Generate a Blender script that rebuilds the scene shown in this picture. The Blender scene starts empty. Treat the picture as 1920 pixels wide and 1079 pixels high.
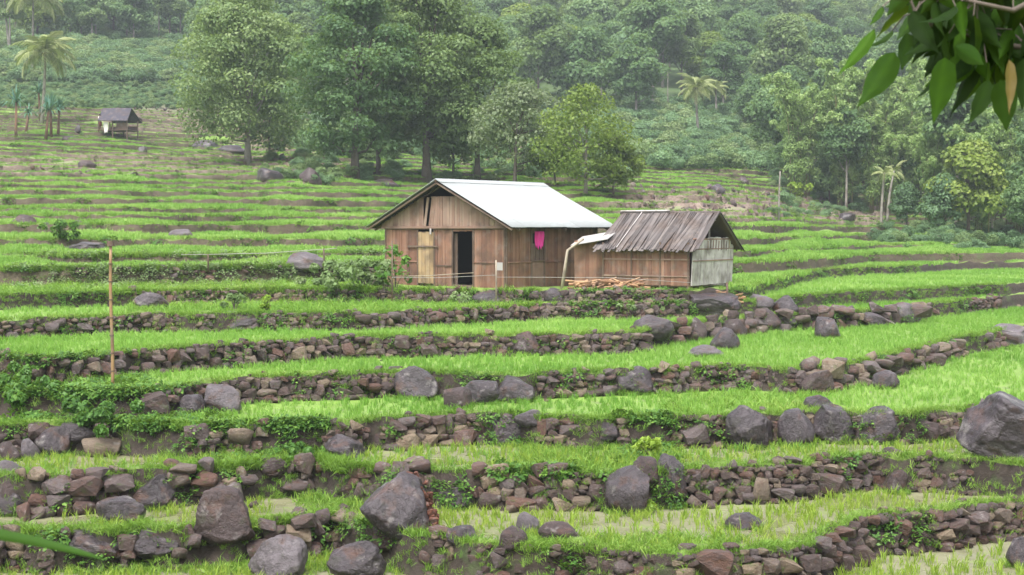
import bpy, bmesh, math, random
import numpy as np
from mathutils import Vector, Matrix, noise as mnoise

rng = np.random.default_rng(7)
random.seed(7)
SC = bpy.context.scene
COL = SC.collection
R = math.radians

# ------------------------------------------------------------------ camera
FPX, W0, H0, HOR = 2800.0, 1920.0, 1079.0, 430.0
PITCH = math.atan((H0 / 2 - HOR) / FPX)
cam = bpy.data.cameras.new("camera")
cam.sensor_width = 36.0
cam.lens = FPX / W0 * 36.0
cam.clip_start, cam.clip_end = 0.05, 3000
cam.dof.use_dof = True
cam.dof.focus_distance = 45.0
cam.dof.aperture_fstop = 15.0
camo = bpy.data.objects.new("camera", cam)
COL.objects.link(camo)
camo.rotation_euler = (math.pi / 2 - PITCH, 0, 0)
SC.camera = camo
# ------------------------------------------------------------------ sky, sun, exposure
world = bpy.data.worlds.new("World")
SC.world = world
world.use_nodes = True
wn, wl = world.node_tree.nodes, world.node_tree.links
wn.clear()
sky = wn.new("ShaderNodeTexSky")
sky.sky_type = 'NISHITA'
sky.sun_disc = False
SUN_EL, SUN_AZ = R(62), R(200)          # azimuth: direction the light comes from, from +Y clockwise
sky.sun_elevation, sky.sun_rotation = SUN_EL, SUN_AZ
sky.dust_density, sky.air_density, sky.ozone_density = 4.0, 1.0, 1.0
hs = wn.new("ShaderNodeHueSaturation")
hs.inputs["Saturation"].default_value = 0.22      # cloud layer: the light is nearly white
bg = wn.new("ShaderNodeBackground")
bg.inputs["Strength"].default_value = 0.15
wo = wn.new("ShaderNodeOutputWorld")
wl.new(sky.outputs[0], hs.inputs["Color"]); wl.new(hs.outputs[0], bg.inputs[0]); wl.new(bg.outputs[0], wo.inputs[0])
sun = bpy.data.lights.new("sun", 'SUN')
sun.energy, sun.angle, sun.color = 1.5, R(14), (1.0, 0.97, 0.92)
suno = bpy.data.objects.new("sun", sun)
COL.objects.link(suno)
sd = Vector((math.sin(SUN_AZ) * math.cos(SUN_EL), math.cos(SUN_AZ) * math.cos(SUN_EL), math.sin(SUN_EL)))
suno.rotation_euler = sd.to_track_quat('Z', 'Y').to_euler()
suno.location = (0, 0, 60)
SC.view_settings.view_transform = 'Standard'
SC.view_settings.look = 'None'
SC.view_settings.gamma = 1.0
SC.view_settings.exposure = 1.48
SC.render.engine = 'CYCLES'
cy = SC.cycles
cy.use_denoising = True
cy.max_bounces, cy.diffuse_bounces, cy.glossy_bounces, cy.transmission_bounces = 7, 4, 2, 4
cy.transparent_max_bounces, cy.volume_bounces = 4, 0
cy.sample_clamp_indirect = 6.0
cy.caustics_reflective = cy.caustics_refractive = False

# ------------------------------------------------------------------ pixel -> direction helpers (1920 x 1079 pixels)
def ray(px, py):
    a, b = (px - W0 / 2) / FPX, (H0 / 2 - py) / FPX
    c, s = math.cos(PITCH), math.sin(PITCH)
    y, z = c + b * s, -s + b * c
    return a / y, z / y                     # X and Z for each metre of Y
def on_level(px, py, z):
    rx, rz = ray(px, py)
    Y = z / rz
    return rx * Y, Y
def at_depth(px, py, Y):
    rx, rz = ray(px, py)
    return Vector((rx * Y, Y, rz * Y))
def project(X, Y, Z):
    c, s = math.cos(PITCH), math.sin(PITCH)
    d = Y * c - Z * s
    return W0 / 2 + FPX * X / d, H0 / 2 - FPX * (Y * s + Z * c) / d

# ------------------------------------------------------------------ object helpers
def link(o, parent=None):
    COL.objects.link(o)
    if parent is not None:
        o.parent = parent
    return o
def tag(o, label=None, cat=None, group=None, kind=None):
    if label: o["label"] = label
    if cat: o["category"] = cat
    if group: o["group"] = group
    if kind: o["kind"] = kind
    return o
def empty(name, loc=(0, 0, 0), rz=0.0):
    o = bpy.data.objects.new(name, None)
    o.empty_display_size = 0.1
    o.location = loc
    o.rotation_euler = (0, 0, rz)
    return link(o)
def meshdata(name, V, F, mats=(), smooth=False, midx=None, attrs=None):
    V = np.asarray(V, dtype=np.float32).reshape(-1, 3)
    me = bpy.data.meshes.new(name)
    if isinstance(F, np.ndarray):
        n, k = F.shape
        me.vertices.add(len(V)); me.vertices.foreach_set("co", V.ravel())
        me.loops.add(n * k); me.loops.foreach_set("vertex_index", F.astype(np.int32).ravel())
        me.polygons.add(n)
        me.polygons.foreach_set("loop_start", (np.arange(n) * k).astype(np.int32))
        me.update(calc_edges=True)
    else:
        me.from_pydata(V.tolist(), [], F)
    for m in mats:
        me.materials.append(m)
    if midx is not None:
        me.polygons.foreach_set("material_index", np.asarray(midx, dtype=np.int32))
    if smooth:
        me.polygons.foreach_set("use_smooth", np.ones(len(me.polygons), dtype=bool))
    for k, v in (attrs or {}).items():
        a = me.attributes.new(k, 'FLOAT', 'POINT')
        a.data.foreach_set("value", np.asarray(v, dtype=np.float32))
    me.validate()
    me.update()
    return me
def mobj(name, me, parent=None, loc=None, rot=None, scale=None):
    o = bpy.data.objects.new(name, me)
    if loc is not None: o.location = loc
    if rot is not None: o.rotation_euler = rot
    if scale is not None: o.scale = scale if hasattr(scale, "__len__") else (scale,) * 3
    return link(o, parent)

class MB:
    """collects simple shapes into one mesh"""
    def __init__(self): self.v, self.f = [], []
    def box(self, c, s, M=None):
        x, y, z = s[0] / 2, s[1] / 2, s[2] / 2
        P = [Vector((i * x, j * y, k * z)) for i in (-1, 1) for j in (-1, 1) for k in (-1, 1)]
        if M is not None: P = [M @ p for p in P]
        b = len(self.v); self.v += [tuple(p + Vector(c)) for p in P]
        for q in ((0, 1, 3, 2), (4, 6, 7, 5), (0, 4, 5, 1), (2, 3, 7, 6), (0, 2, 6, 4), (1, 5, 7, 3)):
            self.f.append(tuple(b + i for i in q))
        return self
    def prism(self, poly, ext):
        """polygon (3-D points) extruded by vector ext, closed"""
        n = len(poly); b = len(self.v); e = Vector(ext)
        self.v += [tuple(Vector(p)) for p in poly] + [tuple(Vector(p) + e) for p in poly]
        self.f.append(tuple(b + i for i in range(n))); self.f.append(tuple(b + n + i for i in reversed(range(n))))
        for i in range(n):
            j = (i + 1) % n
            self.f.append((b + j, b + i, b + n + i, b + n + j))
        return self
    def tube(self, pts, rad, n=8, cap=True):
        pts = [Vector(p) for p in pts]
        if not hasattr(rad, "__len__"): rad = [rad] * len(pts)
        b = len(self.v); up = None
        for i, p in enumerate(pts):
            t = (pts[min(i + 1, len(pts) - 1)] - pts[max(i - 1, 0)]).normalized()
            if up is None:
                up = t.orthogonal().normalized()
            up = (up - t * up.dot(t)).normalized(); sd_ = t.cross(up)
            for k in range(n):
                a = 2 * math.pi * k / n
                self.v.append(tuple(p + (up * math.cos(a) + sd_ * math.sin(a)) * rad[i]))
        for i in range(len(pts) - 1):
            for k in range(n):
                a0, a1 = b + i * n + k, b + i * n + (k + 1) % n
                self.f.append((a0, a1, a1 + n, a0 + n))
        if cap:
            self.f.append(tuple(b + k for k in reversed(range(n))))
            e = b + (len(pts) - 1) * n
            self.f.append(tuple(e + k for k in range(n)))
        return self
    def data(self, name, mat, smooth=False):
        me = meshdata(name, self.v, self.f, [mat], smooth)
        return me
    def build(self, name, mat, parent=None, smooth=False, **k):
        return mobj(name, self.data(name, mat, smooth), parent, **k)

# ------------------------------------------------------------------ materials
def newmat(name):
    m = bpy.data.materials.new(name); m.use_nodes = True
    nt = m.node_tree; nt.nodes.clear()
    out = nt.nodes.new("ShaderNodeOutputMaterial")
    return m, nt.nodes, nt.links, out
def ramp(n, stops):
    r = n.new("ShaderNodeValToRGB"); e = r.color_ramp.elements
    while len(e) < len(stops): e.new(0.5)
    for i, (p, c) in enumerate(stops):
        e[i].position = p; e[i].color = (*c, 1)
    return r
def noise_node(n, l, scale, detail=5, rough=0.6, coord="Object", stretch=None):
    tc = n.new("ShaderNodeTexCoord")
    t = n.new("ShaderNodeTexNoise"); t.inputs["Scale"].default_value = scale
    t.inputs["Detail"].default_value = detail; t.inputs["Roughness"].default_value = rough
    src = tc.outputs[coord]
    if coord == "World":
        g = n.new("ShaderNodeNewGeometry"); src = g.outputs["Position"]
    if stretch:
        mp = n.new("ShaderNodeMapping"); mp.inputs["Scale"].default_value = stretch
        l.new(src, mp.inputs[0]); src = mp.outputs[0]
    l.new(src, t.inputs["Vector"])
    return t
def wpos(n):
    return n.new("ShaderNodeNewGeometry").outputs["Position"]
def mixc(n, l, fac, a, b, mode='MIX'):
    m = n.new("ShaderNodeMix"); m.data_type = 'RGBA'; m.blend_type = mode
    for sock, v in ((m.inputs[0], fac), (m.inputs[6], a), (m.inputs[7], b)):
        if hasattr(v, "is_linked"): l.new(v, sock)
        elif hasattr(v, "__len__"): sock.default_value = (*v, 1)
        else: sock.default_value = v
    return m.outputs[2]
def mathn(n, l, op, a, b=0.0, clamp=False):
    m = n.new("ShaderNodeMath"); m.operation = op; m.use_clamp = clamp
    for s, v in ((m.inputs[0], a), (m.inputs[1], b)):
        if hasattr(v, "is_linked"): l.new(v, s)
        else: s.default_value = v
    return m.outputs[0]
def bump(n, l, h, strength=0.4, dist=0.02):
    b = n.new("ShaderNodeBump"); b.inputs["Strength"].default_value = strength; b.inputs["Distance"].default_value = dist
    l.new(h, b.inputs["Height"]); return b.outputs[0]
def principled(n, l, out, col, rough=0.8, normal=None, spec=0.5, metal=0.0):
    p = n.new("ShaderNodeBsdfPrincipled")
    for k, v in (("Base Color", col), ("Roughness", rough), ("Specular IOR Level", spec), ("Metallic", metal)):
        s = p.inputs[k]
        if hasattr(v, "is_linked"): l.new(v, s)
        elif hasattr(v, "__len__"): s.default_value = (*v, 1)
        else: s.default_value = v
    if normal is not None: l.new(normal, p.inputs["Normal"])
    if out is not None: l.new(p.outputs[0], out.inputs[0])
    return p

def leaf_mat(name, stops, trans=0.35, rough=0.55, tint_attr=True, objrand=0.35, tip=None, spec=0.3, field=0.0):
    """foliage: colour from a per-leaf tint, plus a per-plant difference; part of the light passes through"""
    m, n, l, out = newmat(name)
    oi = n.new("ShaderNodeObjectInfo")
    if tint_attr:
        at = n.new("ShaderNodeAttribute"); at.attribute_name = "tint"; base = at.outputs["Fac"]
    else:
        base = 0.5
    a = mathn(n, l, 'MULTIPLY', oi.outputs["Random"], objrand)
    b = mathn(n, l, 'MULTIPLY', base, 1 - objrand)
    fac = mathn(n, l, 'ADD', a, b)
    if field:                              # whole patches of a field differ in ripeness
        fz = n.new("ShaderNodeTexNoise"); fz.inputs["Scale"].default_value = 0.16; fz.inputs["Detail"].default_value = 3
        l.new(wpos(n), fz.inputs["Vector"])
        fac = mathn(n, l, 'ADD', fac, mathn(n, l, 'MULTIPLY', mathn(n, l, 'SUBTRACT', fz.outputs["Fac"], 0.5), field), True)
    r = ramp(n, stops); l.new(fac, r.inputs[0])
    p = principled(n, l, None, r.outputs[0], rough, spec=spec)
    t = n.new("ShaderNodeBsdfTranslucent")
    l.new(mixc(n, l, 0.35, r.outputs[0], (0.30, 0.42, 0.03)), t.inputs[0])
    mx = n.new("ShaderNodeMixShader"); mx.inputs[0].default_value = trans
    l.new(p.outputs[0], mx.inputs[1]); l.new(t.outputs[0], mx.inputs[2]); l.new(mx.outputs[0], out.inputs[0])
    return m

def mat_stone(name, stops, rough=(0.35, 0.75), moss=0.25, objvar=True):
    m, n, l, out = newmat(name)
    oi = n.new("ShaderNodeObjectInfo")
    add = n.new("ShaderNodeVectorMath"); add.operation = 'ADD'
    tc = n.new("ShaderNodeTexCoord")
    off = n.new("ShaderNodeCombineXYZ")
    o7 = mathn(n, l, 'MULTIPLY', oi.outputs["Random"], 37.0)
    for i in range(3): l.new(o7, off.inputs[i])
    l.new(tc.outputs["Object"], add.inputs[0]); l.new(off.outputs[0], add.inputs[1])
    def nz(s, d=6, r=0.62):
        t = n.new("ShaderNodeTexNoise"); t.inputs["Scale"].default_value = s; t.inputs["Detail"].default_value = d; t.inputs["Roughness"].default_value = r
        l.new(add.outputs[0], t.inputs["Vector"]); return t.outputs["Fac"]
    big, mid, fine = nz(1.3, 4), nz(5.0), nz(24.0, 8, .7)
    r = ramp(n, stops)
    if objvar:
        l.new(mathn(n, l, 'ADD', mathn(n, l, 'MULTIPLY', oi.outputs["Random"], 0.75), mathn(n, l, 'MULTIPLY', mid, 0.25)), r.inputs[0])
    else:
        l.new(mathn(n, l, 'ADD', mathn(n, l, 'MULTIPLY', big, 0.6), mathn(n, l, 'MULTIPLY', mid, 0.4)), r.inputs[0])
    c = mixc(n, l, mathn(n, l, 'MULTIPLY', fine, 0.75), r.outputs[0], (0.03, 0.022, 0.024), 'MULTIPLY')
    c = mixc(n, l, ramp_fac(n, l, fine, 0.35, 0.7), r.outputs[0], mixc(n, l, 0.55, r.outputs[0], (0.015, 0.012, 0.013)))
    # pale lichen and mud stains
    c = mixc(n, l, mathn(n, l, 'MULTIPLY', ramp_fac(n, l, nz(3.1, 5), 0.58, 0.70), 0.55), c, (0.27, 0.245, 0.235))
    c = mixc(n, l, mathn(n, l, 'MULTIPLY', ramp_fac(n, l, nz(2.1, 5), 0.54, 0.68), 0.7), c, (0.085, 0.038, 0.022))
    c = mixc(n, l, mathn(n, l, 'MULTIPLY', ramp_fac(n, l, nz(2.7, 6), 0.58, 0.66), moss), c, (0.06, 0.085, 0.02))
    rr = n.new("ShaderNodeMapRange"); rr.inputs[3].default_value, rr.inputs[4].default_value = rough
    l.new(mid, rr.inputs[0])
    h = mathn(n, l, 'ADD', mathn(n, l, 'MULTIPLY', mid, 0.7), mathn(n, l, 'MULTIPLY', fine, 0.35))
    vo = n.new("ShaderNodeTexVoronoi"); vo.feature = 'DISTANCE_TO_EDGE'; vo.inputs["Scale"].default_value = 2.2
    wv = n.new("ShaderNodeVectorMath"); wv.operation = 'ADD'
    nz3 = n.new("ShaderNodeTexNoise"); nz3.inputs["Scale"].default_value = 3.0; nz3.inputs["Detail"].default_value = 4
    l.new(add.outputs[0], nz3.inputs["Vector"]); l.new(add.outputs[0], wv.inputs[0]); l.new(nz3.outputs["Color"], wv.inputs[1]); l.new(wv.outputs[0], vo.inputs["Vector"])
    crack = ramp_fac(n, l, vo.outputs["Distance"], 0.0, 0.035)
    c = mixc(n, l, mathn(n, l, 'MULTIPLY', mathn(n, l, 'SUBTRACT', 1.0, crack), 0.16 if not objvar else 0.0), c, (0.02, 0.014, 0.012))
    h = mathn(n, l, 'ADD', h, mathn(n, l, 'MULTIPLY', crack, 0.08 if not objvar else 0.0))
    principled(n, l, out, c, rr.outputs[0], bump(n, l, h, 0.9, 0.09))
    return m
def ramp_fac(n, l, v, lo, hi):
    mr = n.new("ShaderNodeMapRange"); mr.inputs[1].default_value, mr.inputs[2].default_value = lo, hi
    l.new(v, mr.inputs[0]); return mr.outputs[0]

def mat_wood(name, stops, grain=(1, 1, 0.06), rough=0.75, scale=14, objvar=0.55):
    m, n, l, out = newmat(name)
    oi = n.new("ShaderNodeObjectInfo")
    tc = n.new("ShaderNodeTexCoord"); mp = n.new("ShaderNodeMapping"); mp.inputs["Scale"].default_value = grain
    l.new(tc.outputs["Object"], mp.inputs[0])
    off = n.new("ShaderNodeVectorMath"); off.operation = 'ADD'
    cx = n.new("ShaderNodeCombineXYZ"); l.new(mathn(n, l, 'MULTIPLY', oi.outputs["Random"], 50.0), cx.inputs[0])
    l.new(mp.outputs[0], off.inputs[0]); l.new(cx.outputs[0], off.inputs[1])
    t = n.new("ShaderNodeTexNoise"); t.inputs["Scale"].default_value = scale; t.inputs["Detail"].default_value = 6; t.inputs["Roughness"].default_value = 0.65
    l.new(off.outputs[0], t.inputs["Vector"])
    st = n.new("ShaderNodeTexNoise"); st.inputs["Scale"].default_value = 1.6; st.inputs["Detail"].default_value = 5
    l.new(wpos(n), st.inputs["Vector"])
    r = ramp(n, stops)
    l.new(mathn(n, l, 'ADD', mathn(n, l, 'MULTIPLY', oi.outputs["Random"], objvar), mathn(n, l, 'MULTIPLY', t.outputs["Fac"], 1 - objvar)), r.inputs[0])
    c = mixc(n, l, mathn(n, l, 'MULTIPLY', ramp_fac(n, l, st.outputs["Fac"], 0.46, 0.66), 0.62), r.outputs[0], (0.075, 0.052, 0.042))
    gs_ = n.new("ShaderNodeTexNoise"); gs_.inputs["Scale"].default_value = 2.7; gs_.inputs["Detail"].default_value = 6; gs_.inputs["Roughness"].default_value = 0.7
    l.new(wpos(n), gs_.inputs["Vector"])
    c = mixc(n, l, mathn(n, l, 'MULTIPLY', ramp_fac(n, l, gs_.outputs["Fac"], 0.52, 0.66), 0.45), c, (0.20, 0.165, 0.145))
    c = mixc(n, l, mathn(n, l, 'MULTIPLY', ramp_fac(n, l, t.outputs["Fac"], 0.55, 0.75), 0.5), c, (0.05, 0.03, 0.02))
    principled(n, l, out, c, rough, bump(n, l, t.outputs["Fac"], 0.5, 0.012), spec=0.25)
    return m

M = {}
M['boulder'] = mat_stone("boulder_stone", [(0.28, (0.018, 0.013, 0.015)), (0.5, (0.050, 0.038, 0.044)), (0.72, (0.120, 0.097, 0.109))], (0.16, 0.48), 0.10, False)
M['boulder_brown'] = mat_stone("boulder_brown_stone", [(0.28, (0.022, 0.012, 0.011)), (0.5, (0.052, 0.031, 0.030)), (0.72, (0.10, 0.066, 0.064))], (0.35, 0.65), 0.15, False)
M['boulder_pale'] = mat_stone("boulder_pale_stone", [(0.28, (0.055, 0.044, 0.049)), (0.5, (0.12, 0.10, 0.11)), (0.72, (0.22, 0.195, 0.21))], (0.35, 0.65), 0.12, False)
M['stone'] = mat_stone("wall_stone", [(0.0, (0.028, 0.020, 0.020)), (0.22, (0.085, 0.052, 0.045)), (0.40, (0.125, 0.098, 0.098)), (0.55, (0.13, 0.060, 0.040)), (0.63, (0.075, 0.045, 0.04)),
                                      (0.7, (0.14, 0.105, 0.088)), (0.85, (0.24, 0.18, 0.12))], (0.45, 0.85), 0.55, True)
RICE = [(0.0, (0.11, 0.26, 0.035)), (0.5, (0.21, 0.395, 0.065)), (1.0, (0.40, 0.57, 0.16))]
M['rice'] = leaf_mat("rice_blade", RICE, 0.42, 0.5, field=1.5)
M['rice_sparse'] = leaf_mat("rice_blade_yellowish", [(0.0, (0.16, 0.28, 0.03)), (0.5, (0.28, 0.40, 0.05)), (1.0, (0.42, 0.48, 0.12))], 0.42, 0.5)
M['grass'] = leaf_mat(field=0.9, name="bank_grass", stops= [(0.0, (0.07, 0.16, 0.018)), (0.5, (0.16, 0.30, 0.035)), (0.85, (0.28, 0.40, 0.08)), (1.0, (0.36, 0.33, 0.14))], trans=0.35, rough=0.55)
M['weed'] = leaf_mat("weed_leaf", [(0.0, (0.03, 0.085, 0.015)), (0.5, (0.07, 0.17, 0.025)), (1.0, (0.17, 0.29, 0.05))], 0.3, 0.5)
M['weed_pale'] = leaf_mat("pale_weed_leaf", [(0.0, (0.08, 0.13, 0.05)), (0.5, (0.16, 0.24, 0.09)), (1.0, (0.28, 0.33, 0.17))], 0.3, 0.6)
M['leafA'] = leaf_mat("tree_leaf_olive", [(0.0, (0.05, 0.095, 0.032)), (0.5, (0.145, 0.22, 0.078)), (1.0, (0.31, 0.38, 0.16))], 0.42)
M['leafB'] = leaf_mat("tree_leaf_deep", [(0.0, (0.042, 0.095, 0.036)), (0.5, (0.115, 0.205, 0.078)), (1.0, (0.25, 0.35, 0.15))], 0.42)
M['leafC'] = leaf_mat("tree_leaf_grey", [(0.0, (0.06, 0.10, 0.045)), (0.5, (0.15, 0.20, 0.10)), (1.0, (0.33, 0.36, 0.24))], 0.42)
M['leafD'] = leaf_mat("tree_leaf_yellow", [(0.0, (0.065, 0.115, 0.02)), (0.5, (0.16, 0.23, 0.042)), (1.0, (0.31, 0.37, 0.08))], 0.42)
M['bamboo_leaf'] = leaf_mat("bamboo_leaf", [(0.0, (0.12, 0.20, 0.06)), (0.5, (0.27, 0.39, 0.13)), (1.0, (0.46, 0.56, 0.25))], 0.42, objrand=0.15)
M['scrub'] = leaf_mat("scrub_leaf", [(0.0, (0.05, 0.10, 0.045)), (0.45, (0.12, 0.21, 0.10)), (0.8, (0.20, 0.32, 0.16)), (1.0, (0.27, 0.37, 0.16))], 0.36, field=0.9)
M['palm'] = leaf_mat("palm_frond", [(0.0, (0.11, 0.15, 0.05)), (0.5, (0.24, 0.28, 0.11)), (1.0, (0.42, 0.44, 0.23))], 0.25, tint_attr=True)
M['pandan'] = leaf_mat("pandan_leaf", [(0.0, (0.03, 0.10, 0.07)), (0.5, (0.06, 0.16, 0.11)), (1.0, (0.12, 0.25, 0.17))], 0.2)
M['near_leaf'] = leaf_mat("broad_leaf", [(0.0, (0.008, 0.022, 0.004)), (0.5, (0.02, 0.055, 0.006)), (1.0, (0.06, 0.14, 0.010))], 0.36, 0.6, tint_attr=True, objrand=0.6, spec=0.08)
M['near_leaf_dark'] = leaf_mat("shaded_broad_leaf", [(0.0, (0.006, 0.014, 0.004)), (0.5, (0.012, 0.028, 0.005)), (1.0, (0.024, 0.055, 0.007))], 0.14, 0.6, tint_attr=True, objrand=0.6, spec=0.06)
M['near_leaf_old'] = leaf_mat("yellowed_leaf", [(0.0, (0.11, 0.075, 0.016)), (1.0, (0.19, 0.12, 0.025))], 0.4, 0.4, spec=0.5)
M['bark'] = mat_wood("bark", [(0.0, (0.05, 0.042, 0.036)), (0.5, (0.12, 0.10, 0.085)), (1.0, (0.22, 0.19, 0.165))], (1, 1, 0.25), 0.9, 6, 0.4)
M['bark_pale'] = mat_wood("pale_bark", [(0.0, (0.15, 0.135, 0.12)), (0.5, (0.26, 0.24, 0.21)), (1.0, (0.38, 0.35, 0.31))], (1, 1, 0.3), 0.9, 5, 0.4)
M['bark_red'] = mat_wood("reddish_bark", [(0.0, (0.11, 0.055, 0.035)), (0.5, (0.20, 0.11, 0.07)), (1.0, (0.28, 0.17, 0.11))], (1, 1, 0.5), 0.9, 6, 0.4)
M['culm'] = mat_wood("bamboo_culm", [(0.0, (0.10, 0.12, 0.04)), (0.5, (0.18, 0.19, 0.07)), (1.0, (0.27, 0.26, 0.11))], (1, 1, 0.4), 0.5, 5, 0.4)
M['bamboo_wall'] = mat_wood("split_bamboo", [(0.0, (0.11, 0.055, 0.038)), (0.35, (0.18, 0.090, 0.062)), (0.65, (0.25, 0.135, 0.092)), (1.0, (0.32, 0.205, 0.145))], (1, 1, 0.05), 0.7, 22, 0.5)
M['bamboo_gable'] = mat_wood("weathered_bamboo", [(0.0, (0.15, 0.085, 0.065)), (0.4, (0.24, 0.15, 0.115)), (0.7, (0.29, 0.205, 0.16)), (1.0, (0.33, 0.27, 0.235))], (1, 1, 0.05), 0.75, 22, 0.45)
M['bamboo_pale'] = mat_wood("new_bamboo", [(0.0, (0.24, 0.15, 0.08)), (0.5, (0.34, 0.235, 0.13)), (1.0, (0.44, 0.33, 0.21))], (1, 1, 0.05), 0.6, 16, 0.4)
M['bamboo_white'] = mat_wood("bleached_bamboo", [(0.0, (0.33, 0.29, 0.28)), (0.5, (0.48, 0.44, 0.43)), (1.0, (0.62, 0.58, 0.57))], (1, 1, 0.05), 0.75, 20, 0.45)
M['beam'] = mat_wood("old_beam", [(0.0, (0.06, 0.04, 0.03)), (0.5, (0.12, 0.08, 0.06)), (1.0, (0.20, 0.15, 0.115))], (1, 1, 0.1), 0.8, 12, 0.3)
M['thatch'] = mat_wood("weathered_thatch", [(0.0, (0.038, 0.032, 0.032)), (0.4, (0.088, 0.077, 0.076)), (0.7, (0.14, 0.122, 0.118)), (1.0, (0.22, 0.195, 0.18))], (1, 0.04, 1), 0.85, 18, 0.6)
M['pole'] = mat_wood("bamboo_pole", [(0.0, (0.17, 0.10, 0.05)), (0.5, (0.27, 0.165, 0.08)), (1.0, (0.36, 0.24, 0.13))], (1, 1, 0.1), 0.6, 12, 0.2)
M['pipe'] = mat_wood("pale_pole", [(0.0, (0.22, 0.175, 0.13)), (0.5, (0.31, 0.26, 0.20)), (1.0, (0.40, 0.34, 0.28))], (1, 1, 0.1), 0.6, 10, 0.2)
M['firewood'] = mat_wood("split_firewood", [(0.0, (0.16, 0.075, 0.04)), (0.5, (0.30, 0.17, 0.09)), (1.0, (0.45, 0.30, 0.17))], (0.1, 1, 1), 0.8, 12, 0.6)
def simple(name, col, rough=0.7, var=0.3, scale=3.0, spec=0.4, metal=0.0):
    m, n, l, out = newmat(name)
    t = noise_node(n, l, scale)
    c = mixc(n, l, mathn(n, l, 'MULTIPLY', t.outputs["Fac"], var), col, tuple(x * 0.35 for x in col))
    principled(n, l, out, c, rough, bump(n, l, t.outputs["Fac"], 0.25, 0.01), spec, metal)
    return m
M['dark'] = simple("painted_indoor_shade", (0.02, 0.017, 0.015), 0.9)  # near-black colour that stands in for shade indoors and under the roof
M['pink'] = simple("pink_cloth", (0.85, 0.06, 0.38), 0.85, 0.25, 6)
M['white_cloth'] = simple("white_cloth", (0.75, 0.70, 0.68), 0.85, 0.2, 6)
M['wire'] = simple("fence_wire", (0.32, 0.30, 0.28), 0.5, 0.2, 5)
M['paper'] = simple("grey_card", (0.34, 0.32, 0.31), 0.7, 0.2, 6)
M['skin'] = simple("skin", (0.22, 0.11, 0.07), 0.6)
M['hair'] = simple("hair", (0.012, 0.010, 0.010), 0.6)
M['skirt'] = simple("red_brown_cloth", (0.25, 0.07, 0.06), 0.85)
def mat_roof():
    m, n, l, out = newmat("zinc_roof")
    a = noise_node(n, l, 0.8, 5); b = noise_node(n, l, 2.2, 6, 0.65, stretch=(1, 6, 1))
    c = mixc(n, l, mathn(n, l, 'MULTIPLY', ramp_fac(n, l, b.outputs["Fac"], 0.44, 0.66), 0.7), (0.335, 0.355, 0.36), (0.23, 0.235, 0.225))
    oi = n.new("ShaderNodeObjectInfo")
    c = mixc(n, l, mathn(n, l, 'MULTIPLY', oi.outputs["Random"], 0.8), c, (0.25, 0.265, 0.265))
    principled(n, l, out, c, 0.42, bump(n, l, a.outputs["Fac"], 0.15, 0.02), 0.6, 0.0)
    return m
M['roof'] = mat_roof()
def mat_ground(name, lo, mid_, hi, rough, wet=False, dry=True, soil=(0.10, 0.06, 0.04)):
    m, n, l, out = newmat(name)
    def nz(s, d=6, r=0.6):
        t = n.new("ShaderNodeTexNoise"); t.inputs["Scale"].default_value = s; t.inputs["Detail"].default_value = d; t.inputs["Roughness"].default_value = r
        l.new(wpos(n), t.inputs["Vector"]); return t.outputs["Fac"]
    f = nz(0.35, 6); g = nz(6.0, 6, 0.7)
    r = ramp(n, [(0.25, lo), (0.5, mid_), (0.75, hi)])
    l.new(mathn(n, l, 'ADD', mathn(n, l, 'MULTIPLY', f, 0.4), mathn(n, l, 'MULTIPLY', g, 0.6)), r.inputs[0])
    c = mixc(n, l, mathn(n, l, 'MULTIPLY', ramp_fac(n, l, nz(1.4, 6), 0.55, 0.68), 0.7), r.outputs[0], soil)
    if dry:
        at = n.new("ShaderNodeAttribute"); at.attribute_name = "dry"
        br = ramp(n, [(0.3, (0.11, 0.075, 0.06)), (0.5, (0.19, 0.14, 0.115)), (0.7, (0.27, 0.22, 0.17))]); l.new(g, br.inputs[0])
        c = mixc(n, l, mathn(n, l, 'MULTIPLY', at.outputs["Fac"], ramp_fac(n, l, nz(0.5, 6), 0.3, 0.5)), c, br.outputs[0])
    rg = rough
    if wet:
        mr = n.new("ShaderNodeMapRange"); mr.inputs[1].default_value, mr.inputs[2].default_value = 0.42, 0.58
        mr.inputs[3].default_value, mr.inputs[4].default_value = 0.08, 0.55
        l.new(nz(0.9, 4), mr.inputs[0]); rg = mr.outputs[0]
    principled(n, l, out, c, rg, bump(n, l, g, 0.15 if wet else 0.8, 0.03 if wet else 0.08), 0.5)
    return m
M['paddy'] = mat_ground("paddy_floor", (0.09, 0.15, 0.03), (0.15, 0.25, 0.035), (0.21, 0.33, 0.05), 0.7, soil=(0.14, 0.16, 0.07))
M['mud'] = mat_ground("flooded_mud", (0.11, 0.11, 0.06), (0.16, 0.155, 0.09), (0.21, 0.20, 0.13), 0.3, wet=True, soil=(0.15, 0.20, 0.05))
M['riser'] = mat_ground("bank_earth", (0.018, 0.013, 0.010), (0.034, 0.024, 0.018), (0.055, 0.042, 0.026), 0.9, soil=(0.045, 0.075, 0.018))
M['riser_far'] = mat_ground("grassy_bank", (0.035, 0.030, 0.016), (0.065, 0.05, 0.03), (0.10, 0.08, 0.045), 0.9, soil=(0.05, 0.065, 0.02))
M['bund'] = mat_ground("grassy_bund", (0.07, 0.12, 0.02), (0.12, 0.19, 0.03), (0.18, 0.24, 0.06), 0.9)
M['hill'] = mat_ground("hill_ground", (0.04, 0.075, 0.022), (0.07, 0.12, 0.035), (0.11, 0.16, 0.06), 0.9, soil=(0.10, 0.085, 0.06))

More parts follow.
